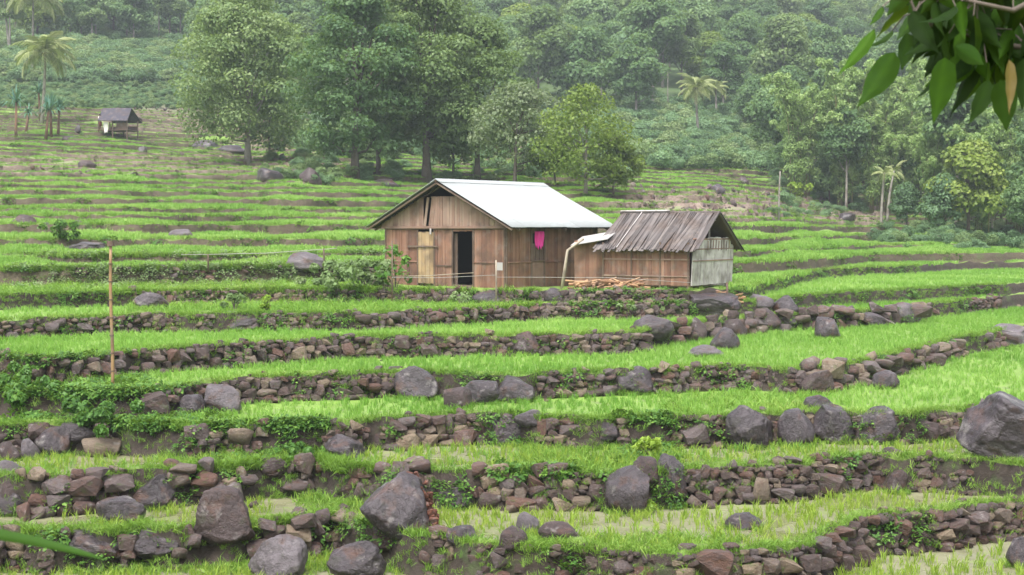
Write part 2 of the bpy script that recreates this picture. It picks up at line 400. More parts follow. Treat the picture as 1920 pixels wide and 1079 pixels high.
# ================================================================== THE LAND
# level of each rice terrace (metres from the eye) and the line of its front edge, traced on that level
LV = {0: -2.1, 1: -2.5, 2: -2.95, 3: -3.45, 4: -3.95, 5: -4.5, 6: -5.1, 7: -5.7}
EDGE = {
 0: [(-150, 560), (0, 556), (230, 550), (500, 546), (720, 545), (900, 548), (1060, 548.5), (1200, 549), (1300, 548), (1385, 546), (1420, 535), (1450, 527), (1533, 508), (1667, 500), (1920, 493), (2100, 490)],
 1: [(-150, 610), (0, 605), (250, 594), (480, 591), (680, 590), (800, 586), (920, 580), (1000, 575), (1060, 573), (1200, 573), (1300, 571), (1400, 568), (1547, 553), (1793, 540), (1920, 530), (2100, 524)],
 2: [(-150, 670), (0, 672), (100, 680), (300, 657), (520, 646), (640, 636), (960, 632), (1180, 628), (1290, 608), (1480, 592), (1700, 583), (1740, 573), (1920, 553), (2100, 545)],
 3: [(-150, 730), (0, 735), (150, 742), (270, 740), (430, 715), (640, 706), (740, 702), (960, 708), (1150, 700), (1400, 690), (1500, 700), (1600, 685), (1690, 663), (1770, 642), (1850, 627), (1920, 613), (2100, 600)],
 4: [(-150, 798), (0, 800), (190, 800), (360, 803), (600, 800), (720, 788), (960, 782), (1140, 792), (1340, 785), (1500, 780), (1700, 780), (1920, 768), (2100, 760)],
 5: [(-150, 902), (0, 900), (250, 895), (380, 880), (560, 868), (700, 885), (830, 888), (1000, 892), (1080, 893), (1300, 888), (1500, 873), (1650, 857), (1850, 868), (1920, 875), (2100, 880)],
 6: [(-150, 1005), (0, 1003), (200, 1000), (400, 995), (520, 985), (640, 965), (720, 1000), (860, 1020), (1000, 1030), (1300, 1046), (1480, 1040), (1560, 992), (1700, 965), (1920, 948), (2100, 945)],
}
# the lie of the slope behind the houses: height by distance, for seven bearings (x/y)
SD = np.array([45, 55, 70, 85, 100, 120, 140, 160, 185, 210, 260, 320, 420, 520.])
SU = np.array([-.45, -.33, -.15, 0, .12, .25, .36])
SZ = np.array([
 [-2.3, -2.0, -.5, 1.3, 3.1, 5.7, 8.3, 11.8, 16.8, 22.5, 34, 49, 75, 92],
 [-2.3, -2.0, -.5, 1.2, 3.0, 5.6, 8.25, 11.7, 16.8, 22.5, 34, 49, 75, 92],
 [-2.3, -2.0, -.5, .9, 2.5, 4.8, 7.0, 9.4, 13.5, 18.7, 30.6, 45.7, 72, 90],
 [-2.3, -2.05, -.6, .45, 1.8, 4.07, 5.75, 7.4, 10.2, 14.2, 27, 43, 70, 88],
 [-2.3, -2.15, -1.0, 0.0, 1.25, 3.2, 4.75, 7.1, 10.6, 14.6, 27, 43, 70, 88],
 [-2.5, -2.35, -2.2, -1.75, -1.14, -.43, .5, 2, 4.6, 8.25, 19.5, 36.6, 65, 84],
 [-2.6, -2.5, -2.35, -2.0, -1.5, -.86, 0, 1.4, 4, 7.5, 18, 34, 63, 82]])
def slope_z(X, Y):
    X, Y = np.broadcast_arrays(np.asarray(X, float), np.asarray(Y, float))
    u = np.clip(X / Y, SU[0], SU[-1])
    d = np.clip(Y, SD[0], SD[-1])
    i = np.clip(np.searchsorted(SU, u) - 1, 0, len(SU) - 2)
    j = np.clip(np.searchsorted(SD, d) - 1, 0, len(SD) - 2)
    a = (u - SU[i]) / (SU[i + 1] - SU[i]); b = (d - SD[j]) / (SD[j + 1] - SD[j])
    a = a * a * (3 - 2 * a)
    return (SZ[i, j] * (1 - a) + SZ[i + 1, j] * a) * (1 - b) + (SZ[i, j + 1] * (1 - a) + SZ[i + 1, j + 1] * a) * b
class Wig:
    """smooth 1-D wobble"""
    def __init__(s, seed, comps):
        r = np.random.default_rng(seed)
        s.c = [(a, 2 * math.pi / w * r.uniform(.8, 1.25), r.uniform(0, 6.3)) for a, w in comps for _ in (0, 1)]
    def __call__(s, x): return sum(a * np.sin(k * x + p) for a, k, p in s.c)

xs = [0.0]
while xs[-1] < 110:
    xs.append(xs[-1] + (0.16 if xs[-1] < 17 else 0.16 + (xs[-1] - 17) * 0.02))
XC = np.array([-x for x in xs[:0:-1]] + xs)
STEP = 0.56
LEVELS = {}                       # k -> z, k larger is lower
FRONT = {}                        # k -> Y of front edge for the columns XC
for k in range(7, -1, -1): LEVELS[k] = LV[k]
FRONT[7] = np.full(len(XC), 13.5)
for k in range(6, -1, -1):
    P = np.array([on_level(px, py, LV[k]) for px, py in EDGE[k]])
    o = np.argsort(P[:, 0]); P = P[o]
    y = np.interp(XC, P[:, 0], P[:, 1])
    w = np.ones(7) / 7
    y = np.convolve(np.pad(y, 3, mode='edge'), w, 'valid')
    y = y + Wig(50 + k, [(0.10, 3.1), (0.06, 1.1)])(XC) + np.where(np.abs(XC) > 20, Wig(80 + k, [(.8, 14)])(XC), 0)
    FRONT[k] = np.maximum(y, FRONT[k + 1] + 0.45)
Ys = np.linspace(45, 235, 1400)
k = -1; z = -2.1 + STEP
while z < 14.5:
    S = slope_z(XC[:, None], Ys[None, :])
    S = S + 0.22 * np.sin(XC[:, None] * 0.11 + Ys[None, :] * 0.05 + 1.0) + 0.15 * np.sin(XC[:, None] * 0.23 - 0.6)
    idx = np.argmax(S >= z, axis=1)
    y = Ys[idx]
    y = np.convolve(np.pad(y, 4, mode='edge'), np.ones(9) / 9, 'valid')
    y = y + Wig(200 - k, [(0.9, 17), (0.45, 6), (0.18, 2.2)])(XC) * (1.0 if k < -1 else .4)
    LEVELS[k] = z; FRONT[k] = np.maximum(y, FRONT[k + 1] + 0.4)
    z += STEP * (1 + 0.25 * math.sin(k * 1.7)); k -= 1
KTOP = k + 1
TILT = {k: Wig(700 - k, [(0.30, 15), (0.20, 6)]) for k in range(-1, KTOP - 1, -1)}
def tilt_up(k, X):                  # the upper terraces slope up towards their backs, here more, there less
    if k > -1 or k <= KTOP: return np.zeros(np.shape(X))
    return (LEVELS[k - 1] - LEVELS[k]) * np.clip(0.36 + .6 * TILT[k](np.asarray(X)), 0.05, 0.9)
KS = list(range(7, KTOP - 1, -1))          # from near and low to far and high

def front(k, X): return np.interp(X, XC, FRONT[k])
def terrace_at(X, Y):
    best = 7
    for k in KS:
        if Y >= front(k, X): best = k
        else: break
    return best
GX, GY = np.arange(-70, 70.01, .1), np.arange(12, 235.01, .1)
GZ = np.full((len(GX), len(GY)), LV[7])
for k in KS:
    fk = np.interp(GX, XC, FRONT[k])
    fn = np.interp(GX, XC, FRONT[k - 1]) if k > KTOP else fk + 3
    fr_ = np.clip((GY[None, :] - fk[:, None]) / np.maximum(fn - fk, .3)[:, None], 0, 1)
    GZ = np.where(GY[None, :] >= fk[:, None], LEVELS[k] + tilt_up(k, GX)[:, None] * fr_, GZ)
fk = np.interp(GX, XC, FRONT[KTOP]) + 1.5
SG = slope_z(GX[:, None], GY[None, :])
GZ = np.where(GY[None, :] > fk[:, None], SG, GZ)
def ground_z(X, Y):
    i, j = int((X + 70) * 10 + .5), int((Y - 12) * 10 + .5)
    if 0 <= i < len(GX) and 0 <= j < len(GY): return float(GZ[i, j])
    return float(slope_z(X, Y))
def ground_hit(px, py, y0=16.0, y1=420.0):
    rx, rz = ray(px, py)
    Y = y0
    while Y < y1:
        if ground_z(rx * Y, Y) >= rz * Y: return Vector((rx * Y, Y, rz * Y))
        Y += 0.1 if Y < 70 else 0.4
    return Vector((rx * y1, y1, rz * y1))

def dryness(X, Y, Z):
    px, py = project(X, Y, Z)
    d = 0.0
    for (cx, cy_, rx, ry) in ((1400, 385, 270, 32), (330, 222, 150, 26), (1590, 398, 110, 25), (560, 250, 120, 40), (260, 308, 420, 22)):
        q = ((px - cx) / rx) ** 2 + ((py - cy_) / ry) ** 2
        d = np.maximum(d, np.clip(1.6 - 1.3 * q, 0, 1 if cx > 900 else .6))
    return np.where(Y > 88, d, 0)

# ---- terraced ground: one sheet of flat paddies, raised grassy lips and steep risers
V, rowsmat = [], []
def row(Y, Z):
    V.append(np.stack([XC, Y, Z], 1))
wob = [Wig(300 + i, [(0.03, 2.1), (0.02, .9)]) for i in range(12)]
row(np.full(len(XC), 13.5), np.full(len(XC), -5.9)); 
for i, k in enumerate(KS):
    zk = LEVELS[k]; near = k >= 0
    f = FRONT[k]
    if k != 7:
        bat = 0.16 if near else 0.28
        row(f - bat, LEVELS[k + 1] + tilt_up(k + 1, XC) - 0.02); rowsmat.append(0 if k + 1 < 5 else 1)   # paddy below
        zr = zk * 0.5 + (LEVELS[k + 1] + tilt_up(k + 1, XC)) * 0.5
        row(f - bat * 0.45 + wob[i % 12](XC * 2), zr + wob[(i + 3) % 12](XC)); rowsmat.append(2 if near else 4)
        row(f, zk + 0.05 + wob[(i + 5) % 12](XC)); rowsmat.append(2 if near else 4)
    nxt = FRONT[k - 1] - 0.3 if k > KTOP else FRONT[k] + 3
    gap = np.clip(nxt - f, 0.05, None)
    row(f + np.minimum(0.22, gap * .3), zk + 0.07 + wob[(i + 1) % 12](XC)); rowsmat.append(3)
    row(f + np.minimum(0.42, gap * .5), np.full(len(XC), zk)); rowsmat.append(3)
    row(f + np.minimum(0.42, gap * .5) * .4 + nxt * 0.0 + (gap * .6), zk + wob[(i + 2) % 12](XC) * 0.6 + tilt_up(k, XC) * 0.62); rowsmat.append(0 if k < 5 else 1)
nr = len(V); nc = len(XC)
VV = np.concatenate(V)
ii, jj = np.meshgrid(np.arange(nr - 1), np.arange(nc - 1), indexing='ij')
q = (ii * nc + jj).ravel()
F = np.stack([q, q + 1, q + nc + 1, q + nc], 1)
mi = np.repeat(np.array(rowsmat), nc - 1)
dry = dryness(VV[:, 0], VV[:, 1], VV[:, 2])
me = meshdata("terraces", VV, F, [M['paddy'], M['mud'], M['riser'], M['bund'], M['riser_far']], True, mi, {"dry": dry})
tag(mobj("terraced_ground", me), kind="structure")

# ---- the hill behind and the bank on which the viewer stands
us = np.linspace(-.95, .95, 150); yr = np.concatenate([np.linspace(95, 250, 90), np.linspace(254, 520, 60)])
UU, YY = np.meshgrid(us, yr, indexing='xy')
XX = UU * YY
ZZ = slope_z(XX, YY)
ft = np.interp(XX, XC, FRONT[KTOP])
ZZ = ZZ - 1.4 * np.clip((ft + 4 - YY) / 3, 0, 1) - 6 * np.clip((ft - 12 - YY) / 12, 0, 1)
ZZ += (0.5 * np.sin(XX * .13 + YY * .07) + .3 * np.sin(XX * .31 - YY * .2)) * np.clip((YY - 225) / 60, 0, 1) - .12
VV = np.stack([XX.ravel(), YY.ravel(), ZZ.ravel()], 1)
nc2 = len(us); ii, jj = np.meshgrid(np.arange(len(yr) - 1), np.arange(nc2 - 1), indexing='ij')
q = (ii * nc2 + jj).ravel()
me = meshdata("hill", VV, np.stack([q, q + 1, q + nc2 + 1, q + nc2], 1), [M['hill']], True, None, {"dry": dryness(VV[:, 0], VV[:, 1], VV[:, 2])})
tag(mobj("hillside", me), kind="structure")
bx = np.linspace(-60, 60, 121); by = np.array([-40, -10, 0, 2.5, 4.5, 6, 8, 10, 12, 13.4, 14.0]); bz = np.array([-1.2, -1.5, -1.62, -1.68, -1.8, -2.3, -3.4, -4.5, -5.4, -5.75, -6.2])
BX, BY = np.meshgrid(bx, by, indexing='xy'); BZ = np.repeat(bz[:, None], len(bx), 1) + 0.06 * np.sin(BX * 1.3 + BY) + .04 * np.sin(BX * 3.1)
ii, jj = np.meshgrid(np.arange(len(by) - 1), np.arange(len(bx) - 1), indexing='ij'); q = (ii * len(bx) + jj).ravel()
VV = np.stack([BX.ravel(), BY.ravel(), BZ.ravel()], 1)
me = meshdata("bank", VV, np.stack([q, q + 1, q + len(bx) + 1, q + len(bx)], 1), [M['bund']], True, None, {"dry": np.zeros(len(VV))})
tag(mobj("roadside_ground", me), kind="structure")
def bank_z(X, Y): return float(np.interp(Y, by, bz))

# ================================================================== ROCKS
def hull_rock(seed, n=18, sq=0.7):
    r = np.random.default_rng(seed)
    p = r.normal(size=(n, 3)); p /= np.linalg.norm(p, axis=1)[:, None]
    p = np.sign(p) * np.abs(p) ** sq
    p *= r.uniform(.88, 1.05, (n, 1))
    bm = bmesh.new()
    for v in p: bm.verts.new(v)
    res = bmesh.ops.convex_hull(bm, input=bm.verts[:])
    bmesh.ops.delete(bm, geom=[g for g in res['geom_interior'] if isinstance(g, bmesh.types.BMVert)], context='VERTS')
    bmesh.ops.recalc_face_normals(bm, faces=bm.faces[:])
    me = bpy.data.meshes.new("stone"); bm.to_mesh(me)
    co = np.array([v.co for v in bm.verts]); bm.free()
    lo, hi = co.min(0), co.max(0)
    for v in me.vertices:
        v.co = Vector(((np.array(v.co) - lo) / (hi - lo) - 0.5).tolist())      # unit box
    me.materials.append(M['stone'])
    if seed % 3 == 0: me.polygons.foreach_set('use_smooth', np.ones(len(me.polygons), bool))
    return me
STONES = [hull_rock(i, 16 + i % 5, 0.52 + 0.05 * (i % 5)) for i in range(18)]
STONE_VF = []
for me in STONES:
    v = np.array([x.co for x in me.vertices]); f = [tuple(p.vertices) for p in me.polygons]
    STONE_VF.append((v, f))

def boulder_mesh(name, seed, mat, sub=4, planes=9, rough=0.10, sq=0.85):
    r = np.random.default_rng(seed)
    bm = bmesh.new(); bmesh.ops.create_icosphere(bm, subdivisions=sub, radius=1)
    V = np.array([v.co for v in bm.verts]); F = np.array([[v.index for v in f.verts] for f in bm.faces]); bm.free()
    D = V / np.linalg.norm(V, axis=1)[:, None]
    P = np.sign(D) * np.abs(D) ** sq
    off = Vector(r.uniform(-50, 50, 3).tolist())
    for i in range(planes):
        nrm = r.normal(size=3); nrm /= np.linalg.norm(nrm)
        if nrm[2] < -.2: nrm[2] *= -.5; nrm /= np.linalg.norm(nrm)
        d0 = r.uniform(.55, .85)
        e = P @ nrm - d0
        P = P - np.where(e > 0, e * 0.88, 0)[:, None] * nrm
    disp = np.array([mnoise.fractal(Vector(d.tolist()) * 1.4 + off, 1.0, 2.1, 5) for d in D])
    fine = np.array([mnoise.fractal(Vector(d.tolist()) * 5 + off, 1.0, 2.1, 3) for d in D])
    P = P * (1 + rough * disp + rough * .30 * fine)[:, None]
    lo, hi = P.min(0), P.max(0)
    P = (P - lo) / (hi - lo) - 0.5
    P[:, 2] += 0.5
    return meshdata(name, P, F, [mat], True)
# box in the photograph (x0, y0, x1, y1), kind of stone, tilt, label
BOULDERS = [
 (738, 692, 826, 754, 'boulder', 0, "large rounded grey boulder bulging from the stone wall beside three smaller rocks"),
 (830, 730, 885, 770, 'boulder_brown', 0, "dull brown boulder at the lower end of the row beside the large rounded grey boulder"),
 (872, 718, 937, 764, 'boulder', .2, "grey boulder with a dark split side in the middle of a row of rocks"),
 (928, 710, 1004, 758, 'boulder', -.15, "long smooth grey boulder ending the row of rocks in the stone wall"),
 (1150, 692, 1226, 744, 'boulder', 0, "blocky pale-topped grey boulder alone in the stone wall"),
 (955, 625, 1020, 670, 'boulder_brown', 0, "dome-shaped brown boulder standing up from the wall under the house terrace"),
 (1185, 593, 1264, 638, 'boulder', -.2, "wedge-shaped grey boulder at the start of the rock pile below the thatched hut"),
 (1284, 598, 1326, 642, 'boulder_brown', .3, "reddish upright rock in the pile below the thatched hut"),
 (1330, 618, 1388, 662, 'boulder', 0, "grey rock low in the pile below the thatched hut"),
 (1350, 600, 1402, 636, 'boulder_brown', -.3, "dark brown rock on top of the pile below the thatched hut"),
 (1408, 580, 1464, 622, 'boulder_brown', .3, "red-brown tilted rock at the top of the pile beside the green field"),
 (1450, 557, 1498, 594, 'boulder', .2, "grey block of rock at the top corner of the rock pile"),
 (1466, 592, 1496, 612, 'boulder', 0, "small dark rock tucked under the grey block of the rock pile"),
 (1278, 552, 1390, 598, 'boulder', 0, "broad flat-topped grey boulder lying in front of the thatched hut"),
 (1398, 553, 1452, 582, 'boulder_pale', 0, "pale flat slab of rock beside the woodpile of the thatched hut"),
 (1020, 541, 1062, 567, 'boulder', 0, "rounded grey rock against the house by the bent pole"),
 (885, 545, 945, 568, 'boulder', 0, "low dark grey rock under the house wall beside the doorway"),
 (1355, 768, 1451, 848, 'boulder', 0, "tall squarish grey boulder at the start of the line of big rocks"),
 (1458, 774, 1528, 845, 'boulder', .1, "pointed triangular grey boulder in the line of big rocks"),
 (1518, 762, 1604, 828, 'boulder', -.25, "shiny grey boulder with a dark undercut in the line of big rocks"),
 (1600, 770, 1688, 838, 'boulder', .1, "smooth grey boulder leaning on its neighbour in the line of big rocks"),
 (1684, 786, 1757, 822, 'boulder_brown', 0, "brown flat-sided rock next to the leaning smooth boulder"),
 (1796, 750, 1985, 878, 'boulder', -.1, "giant glossy grey boulder, the largest rock on the terraces"),
 (895, 777, 990, 835, 'boulder', .1, "angular grey boulder with split faces set in the stone wall"),
 (963, 770, 1022, 802, 'boulder', 0, "dark flat stone resting on the wall behind the angular split boulder"),
 (1098, 792, 1162, 826, 'boulder', -.2, "dark jutting rock at the end of the stone wall by the grassy slope"),
 (606, 820, 684, 866, 'boulder', -.3, "bluish grey slanting boulder below the shrubby bank"),
 (685, 800, 732, 840, 'boulder_brown', 0, "squat brownish boulder in the wall beside the bluish grey one"),
 (674, 893, 808, 1012, 'boulder', -.55, "huge leaning purple-grey boulder with red soil along its side"),
 (696, 980, 768, 1032, 'boulder_brown', 0, "round brown boulder under the huge leaning boulder"),
 (366, 919, 480, 1018, 'boulder_brown', 0, "big dark rounded boulder standing in thin rice beside a row of flat rocks"),
 (244, 898, 330, 960, 'boulder', .2, "pale grey sloping boulder in the wall above the flat rocks"),
 (180, 940, 274, 988, 'boulder', 0, "low domed grey boulder in the rice below the sloping boulder"),
 (128, 996, 240, 1050, 'boulder', -.1, "broad flat-faced grey rock in the lowest row"),
 (250, 990, 346, 1046, 'boulder', .1, "flat-topped purple-grey rock in the lowest row beside the dark rounded boulder"),
 (464, 1013, 577, 1100, 'boulder_pale', .1, "large pale grey rounded boulder below the dark rounded boulder"),
 (613, 1024, 727, 1100, 'boulder', -.15, "large grey boulder with a flat tilted top below the huge leaning boulder"),
 (68, 806, 133, 862, 'boulder', 0, "rounded grey boulder beside the long rock under the shrubby bank"),
 (108, 792, 192, 834, 'boulder', .05, "long smooth grey rock under the shrubby bank"),
 (36, 826, 76, 868, 'boulder_pale', .1, "small pale upright rock between the red rock and a rounded boulder"),
 (-8, 832, 40, 872, 'boulder_brown', .2, "reddish rock in the wall under the shrubby bank"),
 (-10, 868, 42, 896, 'boulder_pale', 0, "flat pale rock lying in rice below the reddish rock"),
 (1133, 883, 1217, 972, 'boulder', -.2, "tall slanted grey boulder propped against the stone wall"),
 (1213, 855, 1292, 940, 'boulder', .2, "grey boulder with a tan base next to the tall slanted boulder"),
 (1183, 858, 1238, 908, 'boulder_brown', 0, "smooth reddish brown boulder wedged between two grey boulders"),
 (1652, 846, 1712, 902, 'boulder_brown', .2, "dark oval boulder on top of the long stone wall"),
 (1660, 884, 1702, 930, 'boulder_brown', -.1, "rusty orange rock below the dark oval boulder in the long wall"),
 (404, 588, 497, 624, 'boulder', 0, "low dark rock with a pale straight side like a trough"),
 (252, 551, 318, 582, 'boulder', -.1, "grey boulder with a smooth back beside dry twigs near the tall pole"),
 (328, 744, 384, 784, 'boulder', .2, "grey sloping rock in the wall near the shrubby bank"),
 (382, 726, 454, 780, 'boulder_pale', -.3, "pale slanting rock slab in the wall near the shrubby bank"),
 (1856, 612, 1940, 652, 'boulder_pale', 0, "pale grey rock beside the wide bright green terrace"),
 (1634, 698, 1684, 732, 'boulder', 0, "rounded grey rock at the foot of the rising rock wall"),
 (1498, 698, 1564, 744, 'boulder_brown', .1, "brown mossy rock at the low end of the rising rock wall"),
 (1886, 1013, 1945, 1072, 'boulder', 0, "rounded grey rock at the foot of the crumbling stone wall"),
 (1672, 568, 1718, 602, 'boulder_pale', -.5, "pale slanted slab at the end of the rock row in the bright green field"),
 (1608, 588, 1658, 616, 'boulder', -.4, "tilted grey slab in the rock row in the bright green field"),
 (1528, 598, 1578, 640, 'boulder', 0, "grey rock on the low bund beyond the rock pile"),
 (-10, 898, 52, 938, 'boulder_brown', 0, "dark red-brown rock on the wall beside the thin rice"),
 (-10, 928, 52, 972, 'boulder', .1, "dark grey flat rock below the dark red-brown rock"),
 (465, 860, 548, 898, 'boulder_brown', .15, "reddish brown rock over a dark hollow in the bank"),
 (816, 918, 896, 960, 'boulder', .1, "slab of grey rock among rubble beside the red soil"),
 (966, 965, 1012, 1006, 'boulder_pale', 0, "pale lumpy rock in the rubble heap"),
 (1008, 984, 1092, 1024, 'boulder_brown', -.1, "dark flat rock at the end of the rubble heap"),
 (934, 990, 990, 1030, 'boulder_brown', .3, "brown tilted rock at the foot of the rubble heap"),
 (836, 990, 896, 1022, 'boulder', 0, "dark grey flat-faced rock beside the foot of the red soil"),
 (1358, 968, 1428, 998, 'boulder', 0, "low dark rock lying in the flooded paddy"),
 (1500, 745, 1562, 772, 'boulder', 0, "flat grey rock in rice above the line of big rocks"),
 (1288, 650, 1360, 674, 'boulder_pale', 0, "pale flat stone lying in rice below the rock pile"),
 (20, 404, 70, 428, 'boulder_brown', 0, "dark red-brown boulder in the upper green terraces"),
 (78, 418, 98, 434, 'boulder', 0, "small grey rock near the dark red-brown boulder of the upper terraces"),
 (136, 414, 158, 428, 'boulder', 0, "small grey rock by the lone bush of the upper terraces"),
 (314, 431, 364, 450, 'boulder_pale', 0, "pale flat rock in the middle of a bright green terrace"),
 (112, 455, 200, 476, 'boulder', 0, "long low purplish rock under the lone bush"),
 (536, 474, 612, 508, 'boulder_pale', 0, "pale grey rock by the thin fence left of the house"),
 (480, 316, 534, 344, 'boulder', 0, "long grey rock of the red rock group under the trees"),
 (524, 318, 568, 342, 'boulder_brown', .2, "red-brown rock of the group under the trees"),
 (560, 316, 604, 344, 'boulder_brown', -.2, "red-brown end rock of the group under the trees"),
 (360, 264, 408, 282, 'boulder', 0, "grey low outcrop beside the pale trunk"),
 (404, 272, 460, 290, 'boulder', 0, "grey outcrop at the foot of the pale trunk"),
 (690, 336, 750, 354, 'boulder', 0, "low grey rock behind the white roof"),
 (1332, 346, 1360, 366, 'boulder', 0, "round dark rock on the brown fallow terraces"),
 (1384, 332, 1404, 350, 'boulder_brown', 0, "small dark rock on the green terrace above the fallow ground"),
 (1572, 400, 1606, 418, 'boulder', 0, "grey rock at the edge of the fallow terraces"),
 (146, 302, 180, 320, 'boulder_brown', 0, "rock on the brown terrace edge below the stilt hut"),
 (115, 255, 150, 268, 'boulder_brown', 0, "stone heap around the foot of the spiky stems"),
 (140, 235, 152, 250, 'boulder', 0, "grey rock between the spiky stems and the stilt hut"),
 (260, 276, 276, 292, 'boulder_pale', 0, "small pale stone below the stilt hut"),
 (185, 275, 197, 284, 'boulder_brown', 0, "tiny dark stone in front of the stilt hut"),
]
BOULDER_SPOTS, BOULDER_BOX = [], []
for i, (x0, y0, x1, y1, mt, tilt, lab) in enumerate(BOULDERS):
    h = ground_hit((x0 + x1) / 2, y1 - (y1 - y0) * .06)
    Y = h.y
    w = (x1 - x0) * Y / FPX; ht = (y1 - y0) * Y / FPX
    dep = w * (0.75 + .2 * ((i * 37) % 10) / 10)
    big = (x1 - x0) > 60
    me = boulder_mesh("boulder", 500 + i * 3, M[mt], 5 if (x1 - x0) > 90 else 4 if big else 3, 9 + i % 5, 0.12, 0.80 + .03 * (i % 5))
    # tilt the rock, then fit it to its size again
    if tilt:
        n_ = len(me.vertices); co = np.zeros(n_ * 3, np.float32); me.vertices.foreach_get("co", co); co = co.reshape(-1, 3)
        c, s = math.cos(-tilt), math.sin(-tilt)
        co[:, 2] -= .5; x, z = co[:, 0] * w, co[:, 2] * ht
        co[:, 0], co[:, 2] = c * x + s * z, -s * x + c * z
        for ax in (0, 2):
            lo, hi = co[:, ax].min(), co[:, ax].max(); co[:, ax] = (co[:, ax] - lo) / (hi - lo) - .5
        co[:, 2] += .5
        me.vertices.foreach_set("co", co.ravel()); me.update()
    sink = 0.13 * ht
    # stand it on the terrace it bulges from: the depth centre a little behind the visible foot
    zb_ = ground_z(h.x, Y - .12)
    riser_behind = ground_z(h.x, Y + .15) > zb_ + .2
    yc = Y + dep * (0.10 if riser_behind else 0.42)
    if riser_behind and h.z - zb_ < .3 * ht:
        ht += (h.z - zb_) * .8; h = Vector((h.x, Y, h.z - (h.z - zb_) * .8))
    o = mobj("boulder", me, None, (h.x * yc / Y, yc, h.z - sink), (0, 0, 0), (w * yc / Y, dep, (ht + sink) * yc / Y))
    tag(o, lab, "boulder" if w > .45 else "rock", "boulders on the rice terraces")
    BOULDER_BOX.append((o.location.x, yc, w / 2, dep / 2))
    BOULDER_SPOTS.append((o.location.x, yc, (w + dep) / 4, x0, y0, x1, y1))
def in_boulder(X, Y, pad=0.0):
    for bx_, by_, r_, *_ in BOULDER_SPOTS:
        if abs(bx_ - X) < (r_ * .95 + pad) and abs(by_ - Y) < (r_ * .9 + pad): return True
    return False

def in_rock(X, Y, pad):
    return any(abs(a - X) < c + pad and -d - .35 < Y - b < d for a, b, c, d in BOULDER_BOX)
# ================================================================== DRY STONE WALLS
# wall of terrace k, from and to (photo x), how stony it is, label
WALLS = [
 (-1, 40, 560, .42, "scattered pale stones along the weedy edge behind the yard"),
 (-1, 560, 720, .5, "heap of pale stones in the weeds beside the yard fence post"),
 (0, 230, 722, .72, "low broken wall of reddish earth and stones along the weedy yard beside the house"),
 (0, 722, 1062, .85, "rubble footing of small stones under the house wall"),
 (0, 1062, 1300, .9, "rubble bank with weeds under the thatched hut"),
 (1, -60, 660, .65, "overgrown stone wall holding the grassy strip beside the tall pole"),
 (1, 660, 1300, .95, "brown stone wall holding the strip of grass in front of the house"),
 (2, -60, 640, .9, "earthy stone wall running behind the tall pole"),
 (2, 640, 1185, .95, "dark stone wall around the dome-shaped brown boulder"),
 (2, 1185, 1720, .75, "rocky bund from the rock pile out into the bright green field"),
 (2, 1735, 1990, .35, "low mossy bund far out in the bright green field"),
 (3, 255, 745, .95, "neat wall of small pale stones ending at the large rounded boulder"),
 (3, 1000, 1500, .92, "stone wall around the blocky pale-topped boulder"),
 (3, 1490, 1800, .9, "rising wall of large rocks climbing toward the bright green field"),
 (3, 1800, 1990, .45, "low stone edge beside the pale grey rock"),
 (4, -60, 200, .7, "short stone wall under the shrubby bank"),
 (4, 340, 600, .35, "earth bank with few stones beneath the shrubs"),
 (4, 600, 1165, .97, "wall of tightly packed small stones around the angular split boulder"),
 (4, 1250, 1990, .8, "stone wall filling the gaps between the line of big rocks"),
 (5, -60, 400, .75, "low wall of dark rocks beside the thin rice"),
 (5, 400, 700, .55, "ragged row of stones across the sloping grass"),
 (5, 700, 1060, .8, "collapsed rubble wall beside the red soil"),
 (5, 1060, 1930, .97, "long dry stone wall of small stones above the flooded paddy"),
 (6, -60, 660, .75, "lowest row of wall stones between the flat rocks"),
 (6, 720, 1520, .55, "low stones edging the flooded paddy"),
 (6, 1530, 1990, .97, "crumbling stone wall of reddish stones below the long wall"),
]
BIGSTONE = {'rocky bund': 1.7, 'rising wall': 1.6, 'rubble bank': 1.15, 'collapsed': 1.4, 'low wall of dark': 1.4, 'ragged row': 1.4, 'lowest row': 1.3}
